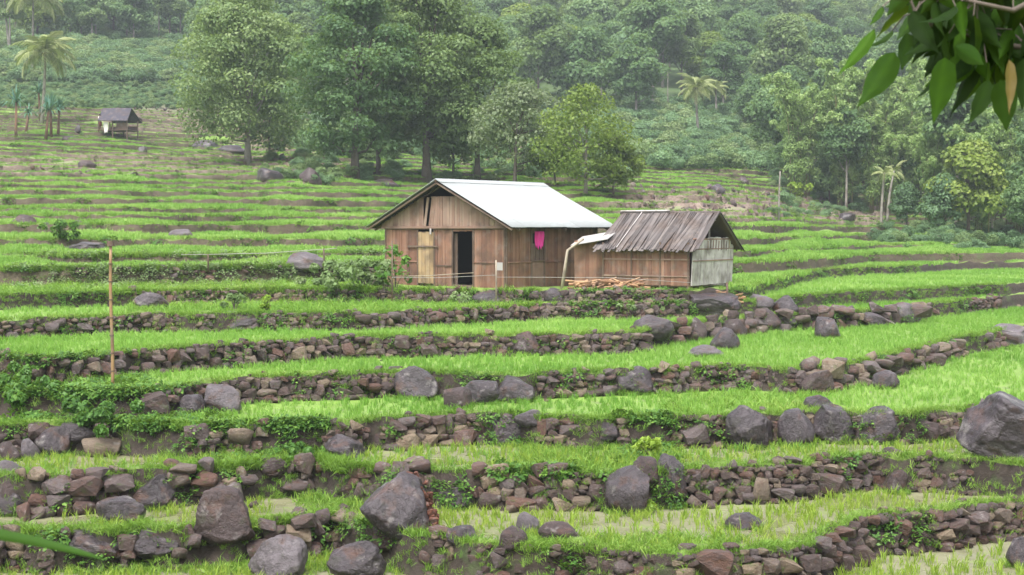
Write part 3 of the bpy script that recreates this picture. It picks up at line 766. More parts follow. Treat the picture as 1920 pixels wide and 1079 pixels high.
def wall(k, px0, px1, dens, lab, seed):
    bs = next((v for q, v in BIGSTONE.items() if lab.startswith(q)), 1.0)
    r = np.random.default_rng(seed)
    zt, zb = LEVELS[k], LEVELS[k + 1]
    def x_at(px):
        f = lambda X: (px - 960) / FPX * float(front(k, X))
        X = f(0.0)
        for _ in range(12): X = .5 * X + .5 * f(X)
        return X
    xa, xb = x_at(px0), x_at(px1)
    root = empty("stone_wall", (xa, float(front(k, xa)), zb))
    tag(root, lab, "stone wall", "dry stone walls of the terraces", "thing")
    hgt = zt - zb + 0.04
    out = []
    gapw = Wig(seed + 9, [(0.5, 4.0), (0.3, 1.3)])
    z = zb - 0.03
    while z < zt:
        ch = bs * r.uniform(.08, .17) * (1.25 if r.random() < .25 else 1)
        x = xa + r.uniform(0, .15)
        while x < xb:
            wd = ch * r.uniform(.9, 2.2)
            hh = ch * r.uniform(.85, 1.25)
            if r.random() < .09: wd, hh = wd * 1.5, hh * 1.9
            if gapw(x) < (dens - .38) * 2.6 and r.random() < (0.55 + .45 * dens):
                t = min(1, max(0, (z + hh / 2 - zb) / hgt))
                y = float(front(k, x)) - 0.16 * (1 - t) - r.uniform(-.02, .07) - (.02 if hh > .2 else 0)
                if not in_rock(x + wd / 2, y, wd * .2 - .14):
                    zz = z + hh / 2
                    if zz + hh / 2 < zt + .12 * bs ** 2:
                        out.append((x + wd / 2, y, zz, wd * 1.10, max(wd * .7, .12) * r.uniform(.8, 1.3), hh * 1.13, r.uniform(-.22, .22), r.uniform(-.18, .18), r.uniform(-.5, .5), int(r.integers(18))))
            x += wd * r.uniform(.86, 1.02)
        z += ch * .9
    # some tumbled stones on top and at the foot
    for _ in range(int((xb - xa) * 2.8 * dens)):
        x = r.uniform(xa, xb); s = bs * r.uniform(.07, .24)
        top = r.random() < .55
        y = float(front(k, x)) + (r.uniform(.0, .3) if top else -(r.uniform(.22, .5) if r.random() < .75 else r.uniform(.4, 1.3)))
        if in_rock(x, y, s * .3) or gapw(x) > (dens - .3) * 2.6 + .3: continue
        out.append((x, y, (zt + .05 if top else zb) + s * .25, s * r.uniform(1, 1.7), s * r.uniform(.8, 1.3), s * r.uniform(.6, 1), r.uniform(-.5, .5), r.uniform(-.4, .4), r.uniform(-3, 3), int(r.integers(18))))
    out.sort(key=lambda s: -s[3] * s[5])
    base = Vector(root.location)
    for s in out[:300]:
        mobj("stone", STONES[s[9]], root, Vector(s[:3]) - base, (s[6], s[7], s[8]), s[3:6])
    rest = out[300:]
    if rest:
        vs, fs, b = [], [], 0
        for s in rest:
            v, f = STONE_VF[s[9]]
            Mx = np.array(Matrix.Translation(Vector(s[:3]) - base) @ Matrix.Rotation(s[8], 4, 'Z') @ Matrix.Rotation(s[7], 4, 'Y') @ Matrix.Rotation(s[6], 4, 'X'))
            p = (v * np.array(s[3:6])) @ Mx[:3, :3].T + Mx[:3, 3]
            vs.append(p); fs += [tuple(i + b for i in q) for q in f]; b += len(v)
        tag(mobj("packing_stones", meshdata("packing_stones", np.concatenate(vs), fs, [M['stone']]), root), kind="stuff")
    return len(out)
NST = 0
for i, a in enumerate(WALLS):
    NST += wall(*a, 900 + i * 11)
print("stones", NST)
# reddish soil slumped beside the huge leaning boulder: a low ragged slope of earth clods
M['redsoil'] = mat_stone("red_soil", [(0.25, (0.07, 0.022, 0.012)), (0.5, (0.13, 0.042, 0.022)), (0.75, (0.19, 0.075, 0.04))], (0.85, 0.98), 0.25, False)
g = ground_hit(800, 1000)
sl = empty("soil_slump", (g.x, g.y + .3, g.z - .05))
tag(sl, "red-brown soil slumping beside the huge leaning boulder", "soil")
rs = np.random.default_rng(4); vs, fs, b = [], [], 0
for i in range(260):
    t = rs.random(); v, f = STONE_VF[int(rs.integers(18))]; sz = rs.uniform(.04, .13) * (1.2 - .4 * t)
    c = np.array([.10 - .42 * t + rs.normal(0, .09), .05 + .35 * t + rs.normal(0, .08), .95 * t - .02 + rs.uniform(-.05, .03)])
    vs.append(v * sz * rs.uniform(.7, 1.4, 3) + c); fs += [tuple(a + b for a in q) for q in f]; b += len(v)
tag(mobj("soil_clods", meshdata("soil_clods", np.concatenate(vs), fs, [M['redsoil']]), sl), kind="stuff")
sv, sf = [], []
for j in range(9):
    for i in range(7):
        t = j / 8; u = i / 6 - .5
        sv.append((.10 - .42 * t + u * .42 * (1 - .3 * t), .10 + .35 * t + .1 * u * u, .95 * t - .08 + .05 * math.sin(i * 2.1 + j * 1.7) - .5 * u * u * .5))
for j in range(8):
    for i in range(6):
        k = j * 7 + i; sf.append((k, k + 1, k + 8, k + 7))
mobj("soil_face", meshdata("soil_face", sv, sf, [M['redsoil']], True), sl)

# ================================================================== GRASS, RICE AND WEEDS (uncountable: scattered)
def tuft(name, seed, n, h, spread, width, lean, mat, droop=.35):
    r = np.random.default_rng(seed)
    V, F, T = [], [], []
    for i in range(n):
        a = r.uniform(0, 6.28); rad = spread * math.sqrt(r.random())
        b = np.array([math.cos(a) * rad, math.sin(a) * rad, -0.02])
        la = r.uniform(0, 6.28); ln = lean * r.random()
        hh = h * r.uniform(.6, 1.1)
        d = np.array([math.cos(la) * ln, math.sin(la) * ln, 1.0])
        m = b + d * hh * .55
        t = b + d * hh + np.array([math.cos(la), math.sin(la), -.5]) * hh * droop * r.random()
        fa = r.uniform(0, 6.28); s = np.array([math.cos(fa), math.sin(fa), 0]) * width * r.uniform(.6, 1.2)
        k = len(V); V += [b - s * .6, b + s * .6, m - s, m + s, t]
        F += [(k, k + 1, k + 3), (k, k + 3, k + 2), (k + 2, k + 3, k + 4)]
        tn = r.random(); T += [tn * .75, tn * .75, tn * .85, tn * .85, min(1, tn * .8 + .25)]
    me = meshdata(name, np.array(V), np.array(F), [mat], False, None, {"tint": T})
    return me
def herb(name, seed, n, rad, h, leaf, mat):
    """low leafy weed: small pointed leaves spread through a dome"""
    r = np.random.default_rng(seed)
    V, F, T = [], [], []
    for i in range(n):
        a = r.uniform(0, 6.28); q = r.random() ** .5; zz = h * (1 - q * q * .6) * r.uniform(.35, 1)
        c = np.array([math.cos(a) * rad * q, math.sin(a) * rad * q, zz])
        la = a + r.normal() * .8; up = r.uniform(-.2, .7)
        d = np.array([math.cos(la), math.sin(la), up]); d /= np.linalg.norm(d)
        s = np.cross(d, [0, 0, 1]); s /= np.linalg.norm(s) + 1e-6
        L = leaf * r.uniform(.6, 1.3); w = L * .28
        k = len(V); V += [c, c + d * L * .5 - s * w + [0, 0, .0], c + d * L * .5 + s * w, c + d * L + np.array([0, 0, -L * .25])]
        F += [(k, k + 1, k + 2), (k + 1, k + 3, k + 2)]
        tn = r.random(); T += [tn * .8, tn, tn, tn]
    return meshdata(name, np.array(V), np.array(F), [mat], False, None, {"tint": T})
def scatter(name, pts, scl, sources, label=None, tilt=0.12):
    """one object of uncountable growth: points that carry copies of a few tufts"""
    pts = np.asarray(pts, np.float32); n = len(pts)
    r = np.random.default_rng(len(name) * 7 + n)
    me = bpy.data.meshes.new(name); me.vertices.add(n); me.vertices.foreach_set("co", pts.ravel())
    a = me.attributes.new("size", 'FLOAT', 'POINT'); a.data.foreach_set("value", np.asarray(scl, np.float32))
    a = me.attributes.new("turn", 'FLOAT_VECTOR', 'POINT')
    a.data.foreach_set("vector", np.stack([r.normal(0, tilt, n), r.normal(0, tilt, n), r.uniform(0, 6.28, n)], 1).astype(np.float32).ravel())
    a = me.attributes.new("pick", 'INT', 'POINT'); a.data.foreach_set("value", r.integers(0, len(sources), n).astype(np.int32))
    coll = bpy.data.collections.new(name + "_source")
    for i, s in enumerate(sources):
        coll.objects.link(bpy.data.objects.new(f"{name}_source_{i:02d}", s))
    ng = bpy.data.node_groups.new(name, 'GeometryNodeTree')
    ng.interface.new_socket("Geometry", in_out='INPUT', socket_type='NodeSocketGeometry')
    ng.interface.new_socket("Geometry", in_out='OUTPUT', socket_type='NodeSocketGeometry')
    N, L = ng.nodes, ng.links
    gi, go = N.new("NodeGroupInput"), N.new("NodeGroupOutput")
    ci = N.new("GeometryNodeCollectionInfo"); ci.inputs[0].default_value = coll
    ci.inputs["Separate Children"].default_value = True; ci.inputs["Reset Children"].default_value = True
    ip = N.new("GeometryNodeInstanceOnPoints"); ip.inputs["Pick Instance"].default_value = True
    def attr(nm, t):
        x = N.new("GeometryNodeInputNamedAttribute"); x.data_type = t; x.inputs[0].default_value = nm
        return next(o for o in x.outputs if o.enabled and o.name == "Attribute")
    L.new(gi.outputs[0], ip.inputs["Points"]); L.new(ci.outputs[0], ip.inputs["Instance"])
    L.new(attr("pick", 'INT'), ip.inputs["Instance Index"])
    er = N.new("FunctionNodeEulerToRotation"); L.new(attr("turn", 'FLOAT_VECTOR'), er.inputs[0]); L.new(er.outputs[0], ip.inputs["Rotation"])
    L.new(attr("size", 'FLOAT'), ip.inputs["Scale"])
    L.new(ip.outputs[0], go.inputs[0])
    o = mobj(name, me)
    md = o.modifiers.new("scatter", 'NODES'); md.node_group = ng
    tag(o, label, None, None, "stuff")
    return o

HOUSE_KEEP = []      # (polygon test functions) where nothing grows: filled by footprints
def footprint(cx, cy_, ang, x0, x1, y0, y1):
    c, s = math.cos(-ang), math.sin(-ang)
    def f(X, Y):
        dx, dy = X - cx, Y - cy_
        lx, ly = c * dx - s * dy, s * dx + c * dy
        return (lx > x0) & (lx < x1) & (ly > y0) & (ly < y1)
    HOUSE_KEEP.append(f)
TH = R(39)
HC = Vector((at_depth(948, 540, 53.0).x, 53.0, -2.06))      # near corner of the house
HW, HL = 5.86, 5.5
HA = -TH
footprint(HC.x, HC.y, HA, -HW - .1, .1, -.1, HL + .1)
TA = -R(30)
TC = Vector((at_depth(1293, 545, 51.6).x, 51.6, -2.06))      # near corner of the thatched hut
TL, TW = 3.35, 3.75
footprint(TC.x, TC.y, TA, -TL - 1.2, .15, -.1, TW + .1)
def keep_off(X, Y):
    m = np.zeros(np.shape(X), bool)
    for f in HOUSE_KEEP: m |= f(X, Y)
    return m
def in_view(X, Y, Z, pad=60):
    px, py = project(X, Y, Z)
    return (px > -pad) & (px < W0 + pad) & (py < H0 + pad)
def field_points(k, per_m2, lo=.35, hi=.42):
    """points of the flat part of terrace k"""
    Xl, Xr = -0.40 * float(FRONT[k - 1].max() if k > KTOP else FRONT[k].max() + 3) - 2, 0.40 * float(FRONT[k - 1].max() if k > KTOP else FRONT[k].max() + 3) + 2
    Xl, Xr = max(Xl, -62), min(Xr, 62)
    X = np.linspace(Xl, Xr, 400)
    g = np.interp(X, XC, FRONT[k - 1]) - .3 - np.interp(X, XC, FRONT[k]) if k > KTOP else np.full(400, 3.)
    area = np.clip(g - lo - hi, 0, None).mean() * (Xr - Xl)
    n = int(area * per_m2 * 1.0)
    if n < 1: return np.zeros((0, 3))
    w = np.clip(g - lo - hi, 0, None); cdf = np.cumsum(w); cdf = cdf / max(cdf[-1], 1e-6)
    xs_ = np.interp(rng.random(n), cdf, X)
    a = np.interp(xs_, XC, FRONT[k]) + hi
    b = (np.interp(xs_, XC, FRONT[k - 1]) - .3 - lo) if k > KTOP else a + 2
    ys_ = a + rng.random(n) * np.clip(b - a, 0.01, None)
    fb = (np.interp(xs_, XC, FRONT[k - 1]) if k > KTOP else a + 3) - a
    P = np.stack([xs_, ys_, LEVELS[k] + tilt_up(k, xs_) * np.clip((ys_ - a) / np.maximum(fb, .3), 0, 1)], 1)
    if 0 < k < 6:                                      # planted in rows that follow the bund
        dy = P[:, 1] - a
        P[:, 0] = np.round(P[:, 0] / .17) * .17 + rng.normal(0, .045, n)
        P[:, 1] += np.round(dy / .19) * .19 - dy + rng.normal(0, .045, n)
        P = P[np.unique(np.round(P[:, :2] / .085).astype(int), axis=0, return_index=True)[1]]
    ok = in_view(*P.T) & ~keep_off(P[:, 0], P[:, 1])
    return P[ok]
nzs = Wig(11, [(1, 5), (.7, 2.1)]); nzs2 = Wig(12, [(1, 4), (.7, 1.7)])
def patchy(P): return nzs(P[:, 0] + .4 * P[:, 1]) + nzs2(P[:, 1] * 1.4 - .3 * P[:, 0])
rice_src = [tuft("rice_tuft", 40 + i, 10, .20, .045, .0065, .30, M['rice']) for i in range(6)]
rice_src_far = [tuft("rice_patch", 60 + i, 64, .21, .36, .016, .35, M['rice']) for i in range(4)]
thin_src = [tuft("thin_rice_tuft", 80 + i, 8, .26, .05, .008, .35, M['rice_sparse']) for i in range(4)]
near_P, far_P, thin_P = [], [], []
for k in KS:
    yk = float(np.median(FRONT[k]))
    if k >= 6:
        P = field_points(k, 44)
        px, py = project(*P.T)
        keepm = np.where(px < 700, patchy(P) > -1.6, (patchy(P) > .5) & (rng.random(len(P)) < .8) | (rng.random(len(P)) < .42))
        thin_P.append(P[keepm])
        continue
    if k == 5:
        P = field_points(k, 44); thin_P.append(P[rng.random(len(P)) < .55]); near_P.append(P[rng.random(len(P)) < .4]); continue
    if k >= 1:
        near_P.append(field_points(k, {1: 16, 2: 44, 3: 40, 4: 24}[k])); continue
    if k == 0:
        P = field_points(0, 14, .3, .4)
        px, py = project(*P.T)
        P = P[(px > 1380)]                                # only the open field right of the hut grows rice
        far_P.append(P); continue
    dens = 15 if yk < 75 else 12 if yk < 100 else 9 if yk < 130 else 4
    P = field_points(k, dens)
    px, py = project(*P.T)
    dr = dryness(*P.T)
    P = P[(rng.random(len(P)) > dr * 1.1) & ~((px > 1450) & (P[:, 1] > 112)) & (P[:, 1] < 150)]
    far_P.append(P)
P = np.concatenate(near_P); P = P[[not in_boulder(x, y, -.05) for x, y in P[:, :2]]]
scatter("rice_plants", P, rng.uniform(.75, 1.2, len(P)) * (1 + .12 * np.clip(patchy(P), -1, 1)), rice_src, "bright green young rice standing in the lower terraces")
print("rice near", len(P))
P = np.concatenate(far_P); scatter("distant_rice", P, rng.uniform(.8, 1.25, len(P)), rice_src_far, "bright green rice covering the upper terraces")
print("rice far", len(P))
P = np.concatenate(thin_P); P = P[[not in_boulder(x, y, -.05) for x, y in P[:, :2]]]
scatter("thin_rice", P, rng.uniform(.6, 1.15, len(P)), thin_src, "sparse yellowish rice seedlings in the muddy lowest paddies")

# grass on the lips, weeds on the risers
grass_src = [tuft("grass_tuft", 100 + i, 16, .15, .09, .006, .9, M['grass'], .8) for i in range(5)]
weed_src = [herb("weed", 120 + i, 34, .13, .14, .07, M['weed']) for i in range(4)]
pale_src = [herb("pale_weed", 140 + i, 34, .14, .18, .07, M['weed_pale']) for i in range(3)]
gp, gs, wp, ws = [], [], [], []
for k in KS:
    if k == 7: continue
    yk = float(np.median(FRONT[k])); far = k < 0
    half = .40 * yk + 3
    n = int(2 * half * (44 if not far else 14 if yk < 100 else 8))
    X = rng.uniform(-half, half, n); X = X[(np.abs(X) < 62)]
    f = np.interp(X, XC, FRONT[k]); z = LEVELS[k]
    Y = f + np.abs(rng.normal(0.08, .17 if not far else .3, len(X))) - .04
    gp.append(np.stack([X, Y, np.full(len(X), z + .05)], 1)); gs.append(rng.uniform(.6, 1.3, len(X)) * (1 if not far else 1.6))
    # weeds hanging on the riser
    n = int(2 * half * (22 if not far else 6))
    X = rng.uniform(-half, half, n); X = X[(np.abs(X) < 62)]
    f = np.interp(X, XC, FRONT[k]); t = rng.random(len(X)) ** .8
    zlow = LEVELS[k + 1] + tilt_up(k + 1, X)
    keep = nzs(X * 1.3 + k * 7.1) > (.55 if not far else .8)
    Y = f - .2 * (1 - t) - .05; Z = zlow + (LEVELS[k] - zlow) * t
    gp.append(np.stack([X, Y - .02, Z], 1)[~keep & (rng.random(len(X)) < 1.0) if not far else rng.random(len(X)) < (.45 if yk < 100 else .15)]); gs.append(rng.uniform(.5, 1.1, len(gp[-1])))
    wp.append(np.stack([X, Y, Z], 1)[keep]); ws.append((rng.uniform(.5, 1.4, len(X)) * (1 if not far else 1.5))[keep])
gp, gs, wp, ws = np.concatenate(gp), np.concatenate(gs), np.concatenate(wp), np.concatenate(ws)
gpx, gpy = project(*gp.T)
m = in_view(*gp.T) & ~keep_off(gp[:, 0], gp[:, 1]) & ~((gpx > 700) & (gpx < 1395) & (gp[:, 1] > 47.5) & (gp[:, 1] < 53) & (rng.random(len(gp)) < .75)); scatter("bank_grass", gp[m], gs[m], grass_src, "short rough grass on the edges of the terraces", .3)
m = in_view(*wp.T) & ~keep_off(wp[:, 0], wp[:, 1]); scatter("bank_weeds", wp[m], ws[m], weed_src, "small leafy weeds growing out of the terrace walls", .4)
# weedy ground: (photo box, tufts per square metre, kind)
def region(px0, py0, px1, py1, n, z=None):
    out = []
    for _ in range(n):
        h = ground_hit(rng.uniform(px0, px1), rng.uniform(py0, py1), 20, 200)
        if not keep_off(h.x, h.y) and not in_boulder(h.x, h.y, -.15): out.append((h.x, h.y, ground_z(h.x, h.y)))
    return out
foot = []
for bx_, by_, r_, x0_, y0_, x1_, y1_ in BOULDER_SPOTS:
    if by_ < 62:
        for q in range(int(26 * max(r_, .3) / .5)):
            a_ = rng.uniform(math.pi * .95, math.pi * 2.05); X_, Y_ = bx_ + math.cos(a_) * r_ * rng.uniform(.85, 1.2), by_ + math.sin(a_) * r_ * rng.uniform(.85, 1.25)
            foot.append((X_, Y_, ground_z(X_, Y_)))
scatter("rock_foot_grass", foot, rng.uniform(.6, 1.4, len(foot)), grass_src, "grass growing round the feet of the boulders", .3)
P = region(0, 482, 722, 556, 2600) + region(230, 562, 1010, 588, 900)
scatter("yard_grass", P, rng.uniform(.9, 2.2, len(P)), grass_src, "rough pale grass in the yard beside the house", .25)
P = region(20, 478, 735, 545, 620) + region(640, 480, 740, 545, 110)
xr = rng.uniform(-17.5, -4.2, 240); tr2 = rng.random(240)
P = P + [(x_, float(front(-1, x_)) - .25 * (1 - q_) - .06, LEVELS[0] + (LEVELS[-1] - LEVELS[0]) * q_) for x_, q_ in zip(xr, tr2)]
scatter("yard_weeds", P, rng.uniform(.6, 1.7, len(P)), pale_src, "pale leafy weeds in the yard beside the house", .3)
P = region(0, 700, 290, 800, 600) + region(170, 760, 430, 835, 320) + region(500, 800, 620, 870, 160) + region(380, 825, 600, 880, 160) + region(930, 880, 1080, 940, 200) + region(1150, 790, 1270, 880, 150) + region(1060, 552, 1290, 600, 130)
scatter("bank_herbs", P, rng.uniform(.6, 1.5, len(P)), weed_src, "dense green leafy growth over the slumped banks", .4)
P = region(300, 850, 640, 920, 700) + region(560, 880, 700, 960, 400) + region(980, 830, 1280, 900, 600) + region(1230, 740, 1520, 775, 250) + region(980, 1010, 1400, 1045, 300) + region(430, 1000, 640, 1079, 250) + region(0, 1040, 470, 1079, 300)
scatter("slope_grass", P, rng.uniform(.8, 1.7, len(P)), grass_src, "lush grass over the sloping ground between the terraces", .3)

# ================================================================== TREES
def leaf_cloud(r, centres, radii, n_each, leaf, up=.55, flat=.75, asp=.45):
    """pointed leaves over the skins of many lobes -> arrays"""
    Vs, Ts = [], []
    for c, rad, ne in zip(centres, radii, n_each):
        d = r.normal(size=(ne, 3)); d[:, 2] = np.abs(d[:, 2]) * np.where(r.random(ne) < .80, 1, -1)
        d /= np.linalg.norm(d, axis=1)[:, None]
        rr = rad * (.55 + .5 * r.random(ne) ** .6)
        p = np.asarray(c) + d * rr[:, None] * np.array([1, 1, flat])
        nr_ = d + r.normal(0, .6, (ne, 3)); nr_[:, 2] += up; nr_ /= np.linalg.norm(nr_, axis=1)[:, None]
        a = np.cross(nr_, r.normal(size=(ne, 3))); a /= np.linalg.norm(a, axis=1)[:, None] + 1e-9
        b = np.cross(nr_, a)
        L = leaf * r.uniform(.6, 1.4, ne)[:, None]
        drop = np.array([0, 0, -1.]) * L * .25
        q = np.stack([p - a * L * .5, p - b * L * asp, p + a * L * .5 + drop, p + b * L * asp], 1)
        Vs.append(q.reshape(-1, 3))
        tl = np.clip(r.normal(.45, .13) + r.normal(0, .17, ne), 0, 1)
        Ts.append(np.repeat(tl, 4))
    V = np.concatenate(Vs); n = len(V) // 4
    return V, np.arange(n * 4).reshape(n, 4), np.concatenate(Ts)
def tree_meshes(seed, h, cw, base, nl, leaves, leaf, mat, bark, trunk_r, lobe=(.13, .22), lean=0.0, shape=1.0, limbs=9, taper_top=.5):
    """h height, cw crown width, base: height of the lowest foliage as share"""
    r = np.random.default_rng(seed)
    ch = h * (1 - base); C, Rd = [], []
    for i in range(nl * 6):
        if len(C) >= nl: break
        t = r.random() ** .85
        prof = math.sin(math.pi * min(1, (t * .80 + .17))) ** .7 * (1 - taper_top * max(0, t - .5))
        a = r.uniform(0, 6.28); q = math.sqrt(r.uniform(.12, 1))
        rad = cw * r.uniform(*lobe)
        x, y = math.cos(a) * q * prof * (cw / 2 - rad * .5), math.sin(a) * q * prof * (cw / 2 - rad * .5)
        z = h * base + t * (ch - rad * .8) + rad * .3
        C.append((x + lean * z, y, z)); Rd.append(rad)
    ne = [max(20, int(leaves * (q ** 2) / sum(w ** 2 for w in Rd))) for q in Rd]
    V, F, T = leaf_cloud(r, C, Rd, ne, leaf)
    crown = meshdata("crown", V, F, [mat], False, None, {"tint": T})
    mb = MB()
    top = h * (base + (1 - base) * .55)
    pts = [(lean * z + math.sin(z * .5 + seed) * .05 * h * .1 * z / top, math.cos(z * .4 + seed) * .04 * h * .1 * z / top, z) for z in np.linspace(-.3, top, 7)]
    mb.tube(pts, [trunk_r * (1.35 if i == 0 else 1 - .75 * i / 7) for i in range(7)], 8)
    order = sorted(range(len(C)), key=lambda i: r.random())[:limbs]
    for i in order:
        c = Vector(C[i]); z0 = min(top * .95, max(h * base * .75, c.z * r.uniform(.5, .75)))
        s = Vector((lean * z0, 0, z0)); mid = s.lerp(c, .5) + Vector((0, 0, -.03 * h))
        mb.tube([s, mid, c], [trunk_r * .42, trunk_r * .28, trunk_r * .08], 5)
    trunk = mb.data("trunk", bark, True)
    return crown, trunk
def plant_tree(name, meshes, loc, rz=0, s=1.0, label=None, cat="tree", group=None):
    root = empty(name, loc, rz)
    root.scale = (s, s, s)
    mobj("crown", meshes[0], root); mobj("trunk", meshes[1], root)
    return tag(root, label, cat, group)
# --- the tall trees behind the house: photo foot (x, y), top y, crown x0..x1, lowest leaf y
BIG = [
 ("tall_tree", 465, 312, -8, 335, 592, 262, 'leafA', 'bark_pale', "tall pale-trunked tree with a full rounded crown beside the terraces", 23, 0.30),
 ("tall_tree", 665, 334, -22, 560, 790, 290, 'leafB', 'bark', "tall dark-trunked tree with drooping deep green crown behind the red rocks", 31, 0.34),
 ("tall_tree", 800, 342, -30, 668, 925, 280, 'leafA', 'bark', "tallest tree with thick trunk right behind the white roof", 37, 0.36),
 ("tall_tree", 895, 336, 40, 790, 1004, 285, 'leafA', 'bark', "tall olive green tree with a bulging side crown over the white roof", 41, 0.25),
 ("grey_leaved_tree", 965, 345, 158, 885, 1068, 318, 'leafC', 'bark', "grey-green domed tree behind the ridge of the white roof", 47, 0.16),
 ("yellow_green_tree", 1098, 372, 168, 1010, 1196, 345, 'leafD', 'bark_pale', "yellowish green tree with pale trunk behind the end of the white roof", 53, 0.15),
 ("slender_tree", 505, 306, 175, 455, 560, 285, 'leafB', 'bark', "small dark-stemmed tree standing beside the pale-trunked tree", 59, 0.13),
 ("slender_tree", 710, 332, 120, 650, 760, 300, 'leafB', 'bark', "slim tree between two dark tall trunks behind the red rocks", 61, 0.22),
 ("slender_tree", 850, 338, 190, 800, 905, 315, 'leafA', 'bark', "leaning slim tree just left of the grey-green domed tree", 67, 0.12),
 ("slender_tree", 1040, 352, 250, 985, 1090, 330, 'leafD', 'bark', "low bushy tree between the grey-green and yellowish trees", 71, 0.10),
 ("slender_tree", 1150, 372, 255, 1100, 1200, 355, 'leafD', 'bark', "low yellowish bushy tree beyond the end of the white roof", 73, 0.10),
]
for nm, fx, fy, ty, x0, x1, ly, lf, bk, lab, sd_, tr in BIG:
    g = ground_hit(fx, fy, 60, 200)
    mpp = g.y / FPX
    h, cw, base = (fy - ty) * mpp, (x1 - x0) * mpp, (fy - ly) / (fy - ty)
    vol = int(42000 * (cw * h) / (12 * 17))
    cr, tk = tree_meshes(sd_, h, cw * 1.12, base * .85, int(60 + cw * 6), int(max(9000, min(vol, 60000)) * (.55 if lf == 'leafD' else .85)), .24 if h > 10 else .2, M[lf], M[bk], tr, (.075, .15), lean=((x0 + x1) / 2 - fx) * mpp / h * .7, limbs=12, taper_top=.35)
    plant_tree(nm, (cr, tk), (g.x, g.y, ground_z(g.x, g.y)), 0, 1, lab)
# --- forest of the hill: eight kinds, copied
KINDS = []
for i in range(9):
    lf = ['leafB', 'leafB', 'leafA', 'leafB', 'scrub', 'leafA', 'leafB', 'leafD', 'leafB'][i]
    KINDS.append(tree_meshes(300 + i * 7, [13, 11, 15, 12, 9, 14, 16, 10, 12][i], [9, 10, 9, 8, 8, 10, 8, 8, 11][i], [.35, .25, .42, .3, .15, .35, .5, .2, .25][i], 34, 9000, .40, M[lf], M['bark_pale' if i % 3 == 0 else 'bark'], .22, (.13, .24), limbs=6))
def poisson(n, dmin, sampler, seed):
    r = np.random.default_rng(seed); pts = []; grid = {}
    for _ in range(n):
        X, Y = sampler(r)
        if X is None: continue
        d = dmin(Y) if callable(dmin) else dmin
        c = (int(X // 4), int(Y // 4)); ok = True
        for a in range(-3, 4):
            for b in range(-3, 4):
                for (x, y) in grid.get((c[0] + a, c[1] + b), ()):
                    if (x - X) ** 2 + (y - Y) ** 2 < d * d: ok = False; break
                if not ok: break
            if not ok: break
        if ok: pts.append((X, Y)); grid.setdefault(c, []).append((X, Y))
    return pts
def forest_sampler(r):
    Y = r.uniform(118, 470); u = r.uniform(-.40, .42); X = u * Y
    px = 960 + FPX * u
    z = float(slope_z(X, Y)); _, py = project(X, Y, z)
    # the edge of the wood: where the trees' feet stand, in photo pixels
    edge = np.interp(px, [-200, 0, 120, 340, 420, 700, 1000, 1150, 1250, 1400, 1450, 1620, 1700, 1800, 2100], [75, 70, 88, 92, 150, 190, 215, 235, 215, 225, 330, 412, 400, 440, 455])
    if py > edge: return None, None
    return X, Y
pts = poisson(9000, lambda Y: 6.3 if Y < 200 else 7.0, forest_sampler, 5)
pts.sort(key=lambda p: p[1])
rf = np.random.default_rng(77)
NEAR_F = 260
far_pts, far_s = [], []
for i, (X, Y) in enumerate(pts):
    kd = int(rf.integers(9)); z = float(slope_z(X, Y)) - .3
    s = rf.uniform(.75, 1.2) * (1.0 if Y > 180 else .9)
    if i < NEAR_F:
        lab = ["deep green broad-leaved tree of the wood on the slope", "olive green broad-leaved tree of the wood on the slope", "pale bluish green low tree of the wood on the slope", "yellowish green low tree of the wood on the slope"][{0: 0, 1: 0, 3: 0, 6: 0, 8: 0, 2: 1, 5: 1, 4: 2, 7: 3}[kd]]
        plant_tree("forest_tree", KINDS[kd], (X, Y, z), rf.uniform(0, 6.28), s, lab, "tree", "trees of the wood on the slope")
    else:
        far_pts.append((X, Y, z)); far_s.append(s)
print("forest", len(pts))
FARM = []
for c, t in KINDS:                                        # the far wood: crown and trunk in one source mesh
    bm = bmesh.new(); bm.from_mesh(c); nf = len(bm.faces); bm.from_mesh(t)
    me = bpy.data.meshes.new("far_tree"); bm.to_mesh(me); bm.free()
    me.materials.append(c.materials[0]); me.materials.append(t.materials[0])
    ix = np.zeros(len(me.polygons), np.int32); ix[nf:] = 1; me.polygons.foreach_set("material_index", ix)
    FARM.append(me)
scatter("distant_forest", far_pts, far_s, FARM, "unbroken green forest high on the hill", 0.02)

# --- undergrowth and scrub
bush_src = []
for i in range(6):
    r = np.random.default_rng(400 + i)
    C = [(r.uniform(-.7, .7), r.uniform(-.7, .7), r.uniform(.3, .9)) for _ in range(6)]
    V, F, T = leaf_cloud(r, C, [r.uniform(.4, .7) for _ in C], [460] * 6, .10)
    bush_src.append(meshdata("bush", V, F, [M['scrub' if i < 4 else 'weed_pale']], False, None, {"tint": T}))
def slope_region(px0, py0, px1, py1, n):
    out = []
    for _ in range(n):
        h = ground_hit(rng.uniform(px0, px1), rng.uniform(py0, py1), 95, 420)
        out.append((h.x, h.y, h.z))
    return out
P = slope_region(-20, 85, 420, 158, 900) + slope_region(-20, 60, 400, 130, 300) + slope_region(1120, 196, 1480, 245, 260) + slope_region(340, 140, 560, 200, 120) + slope_region(560, 180, 1150, 300, 230) + slope_region(1120, 225, 1460, 318, 420)
P2 = slope_region(-20, 150, 420, 205, 1100)
scatter("low_scrub", P2, rng.uniform(.2, .62, len(P2)), bush_src, "low scattered scrub between the uppermost terraces", .15)
scatter("hillside_scrub", P, rng.uniform(.7, 2.0, len(P)), bush_src, "bluish green scrub covering the slope below the wood", .15)
P = slope_region(480, 285, 1190, 345, 150) + slope_region(1440, 330, 1640, 408, 90) + slope_region(1640, 425, 1930, 462, 80)
P += [(x, y, z) for x, y, z in slope_region(1780, 455, 1960, 474, 15)]
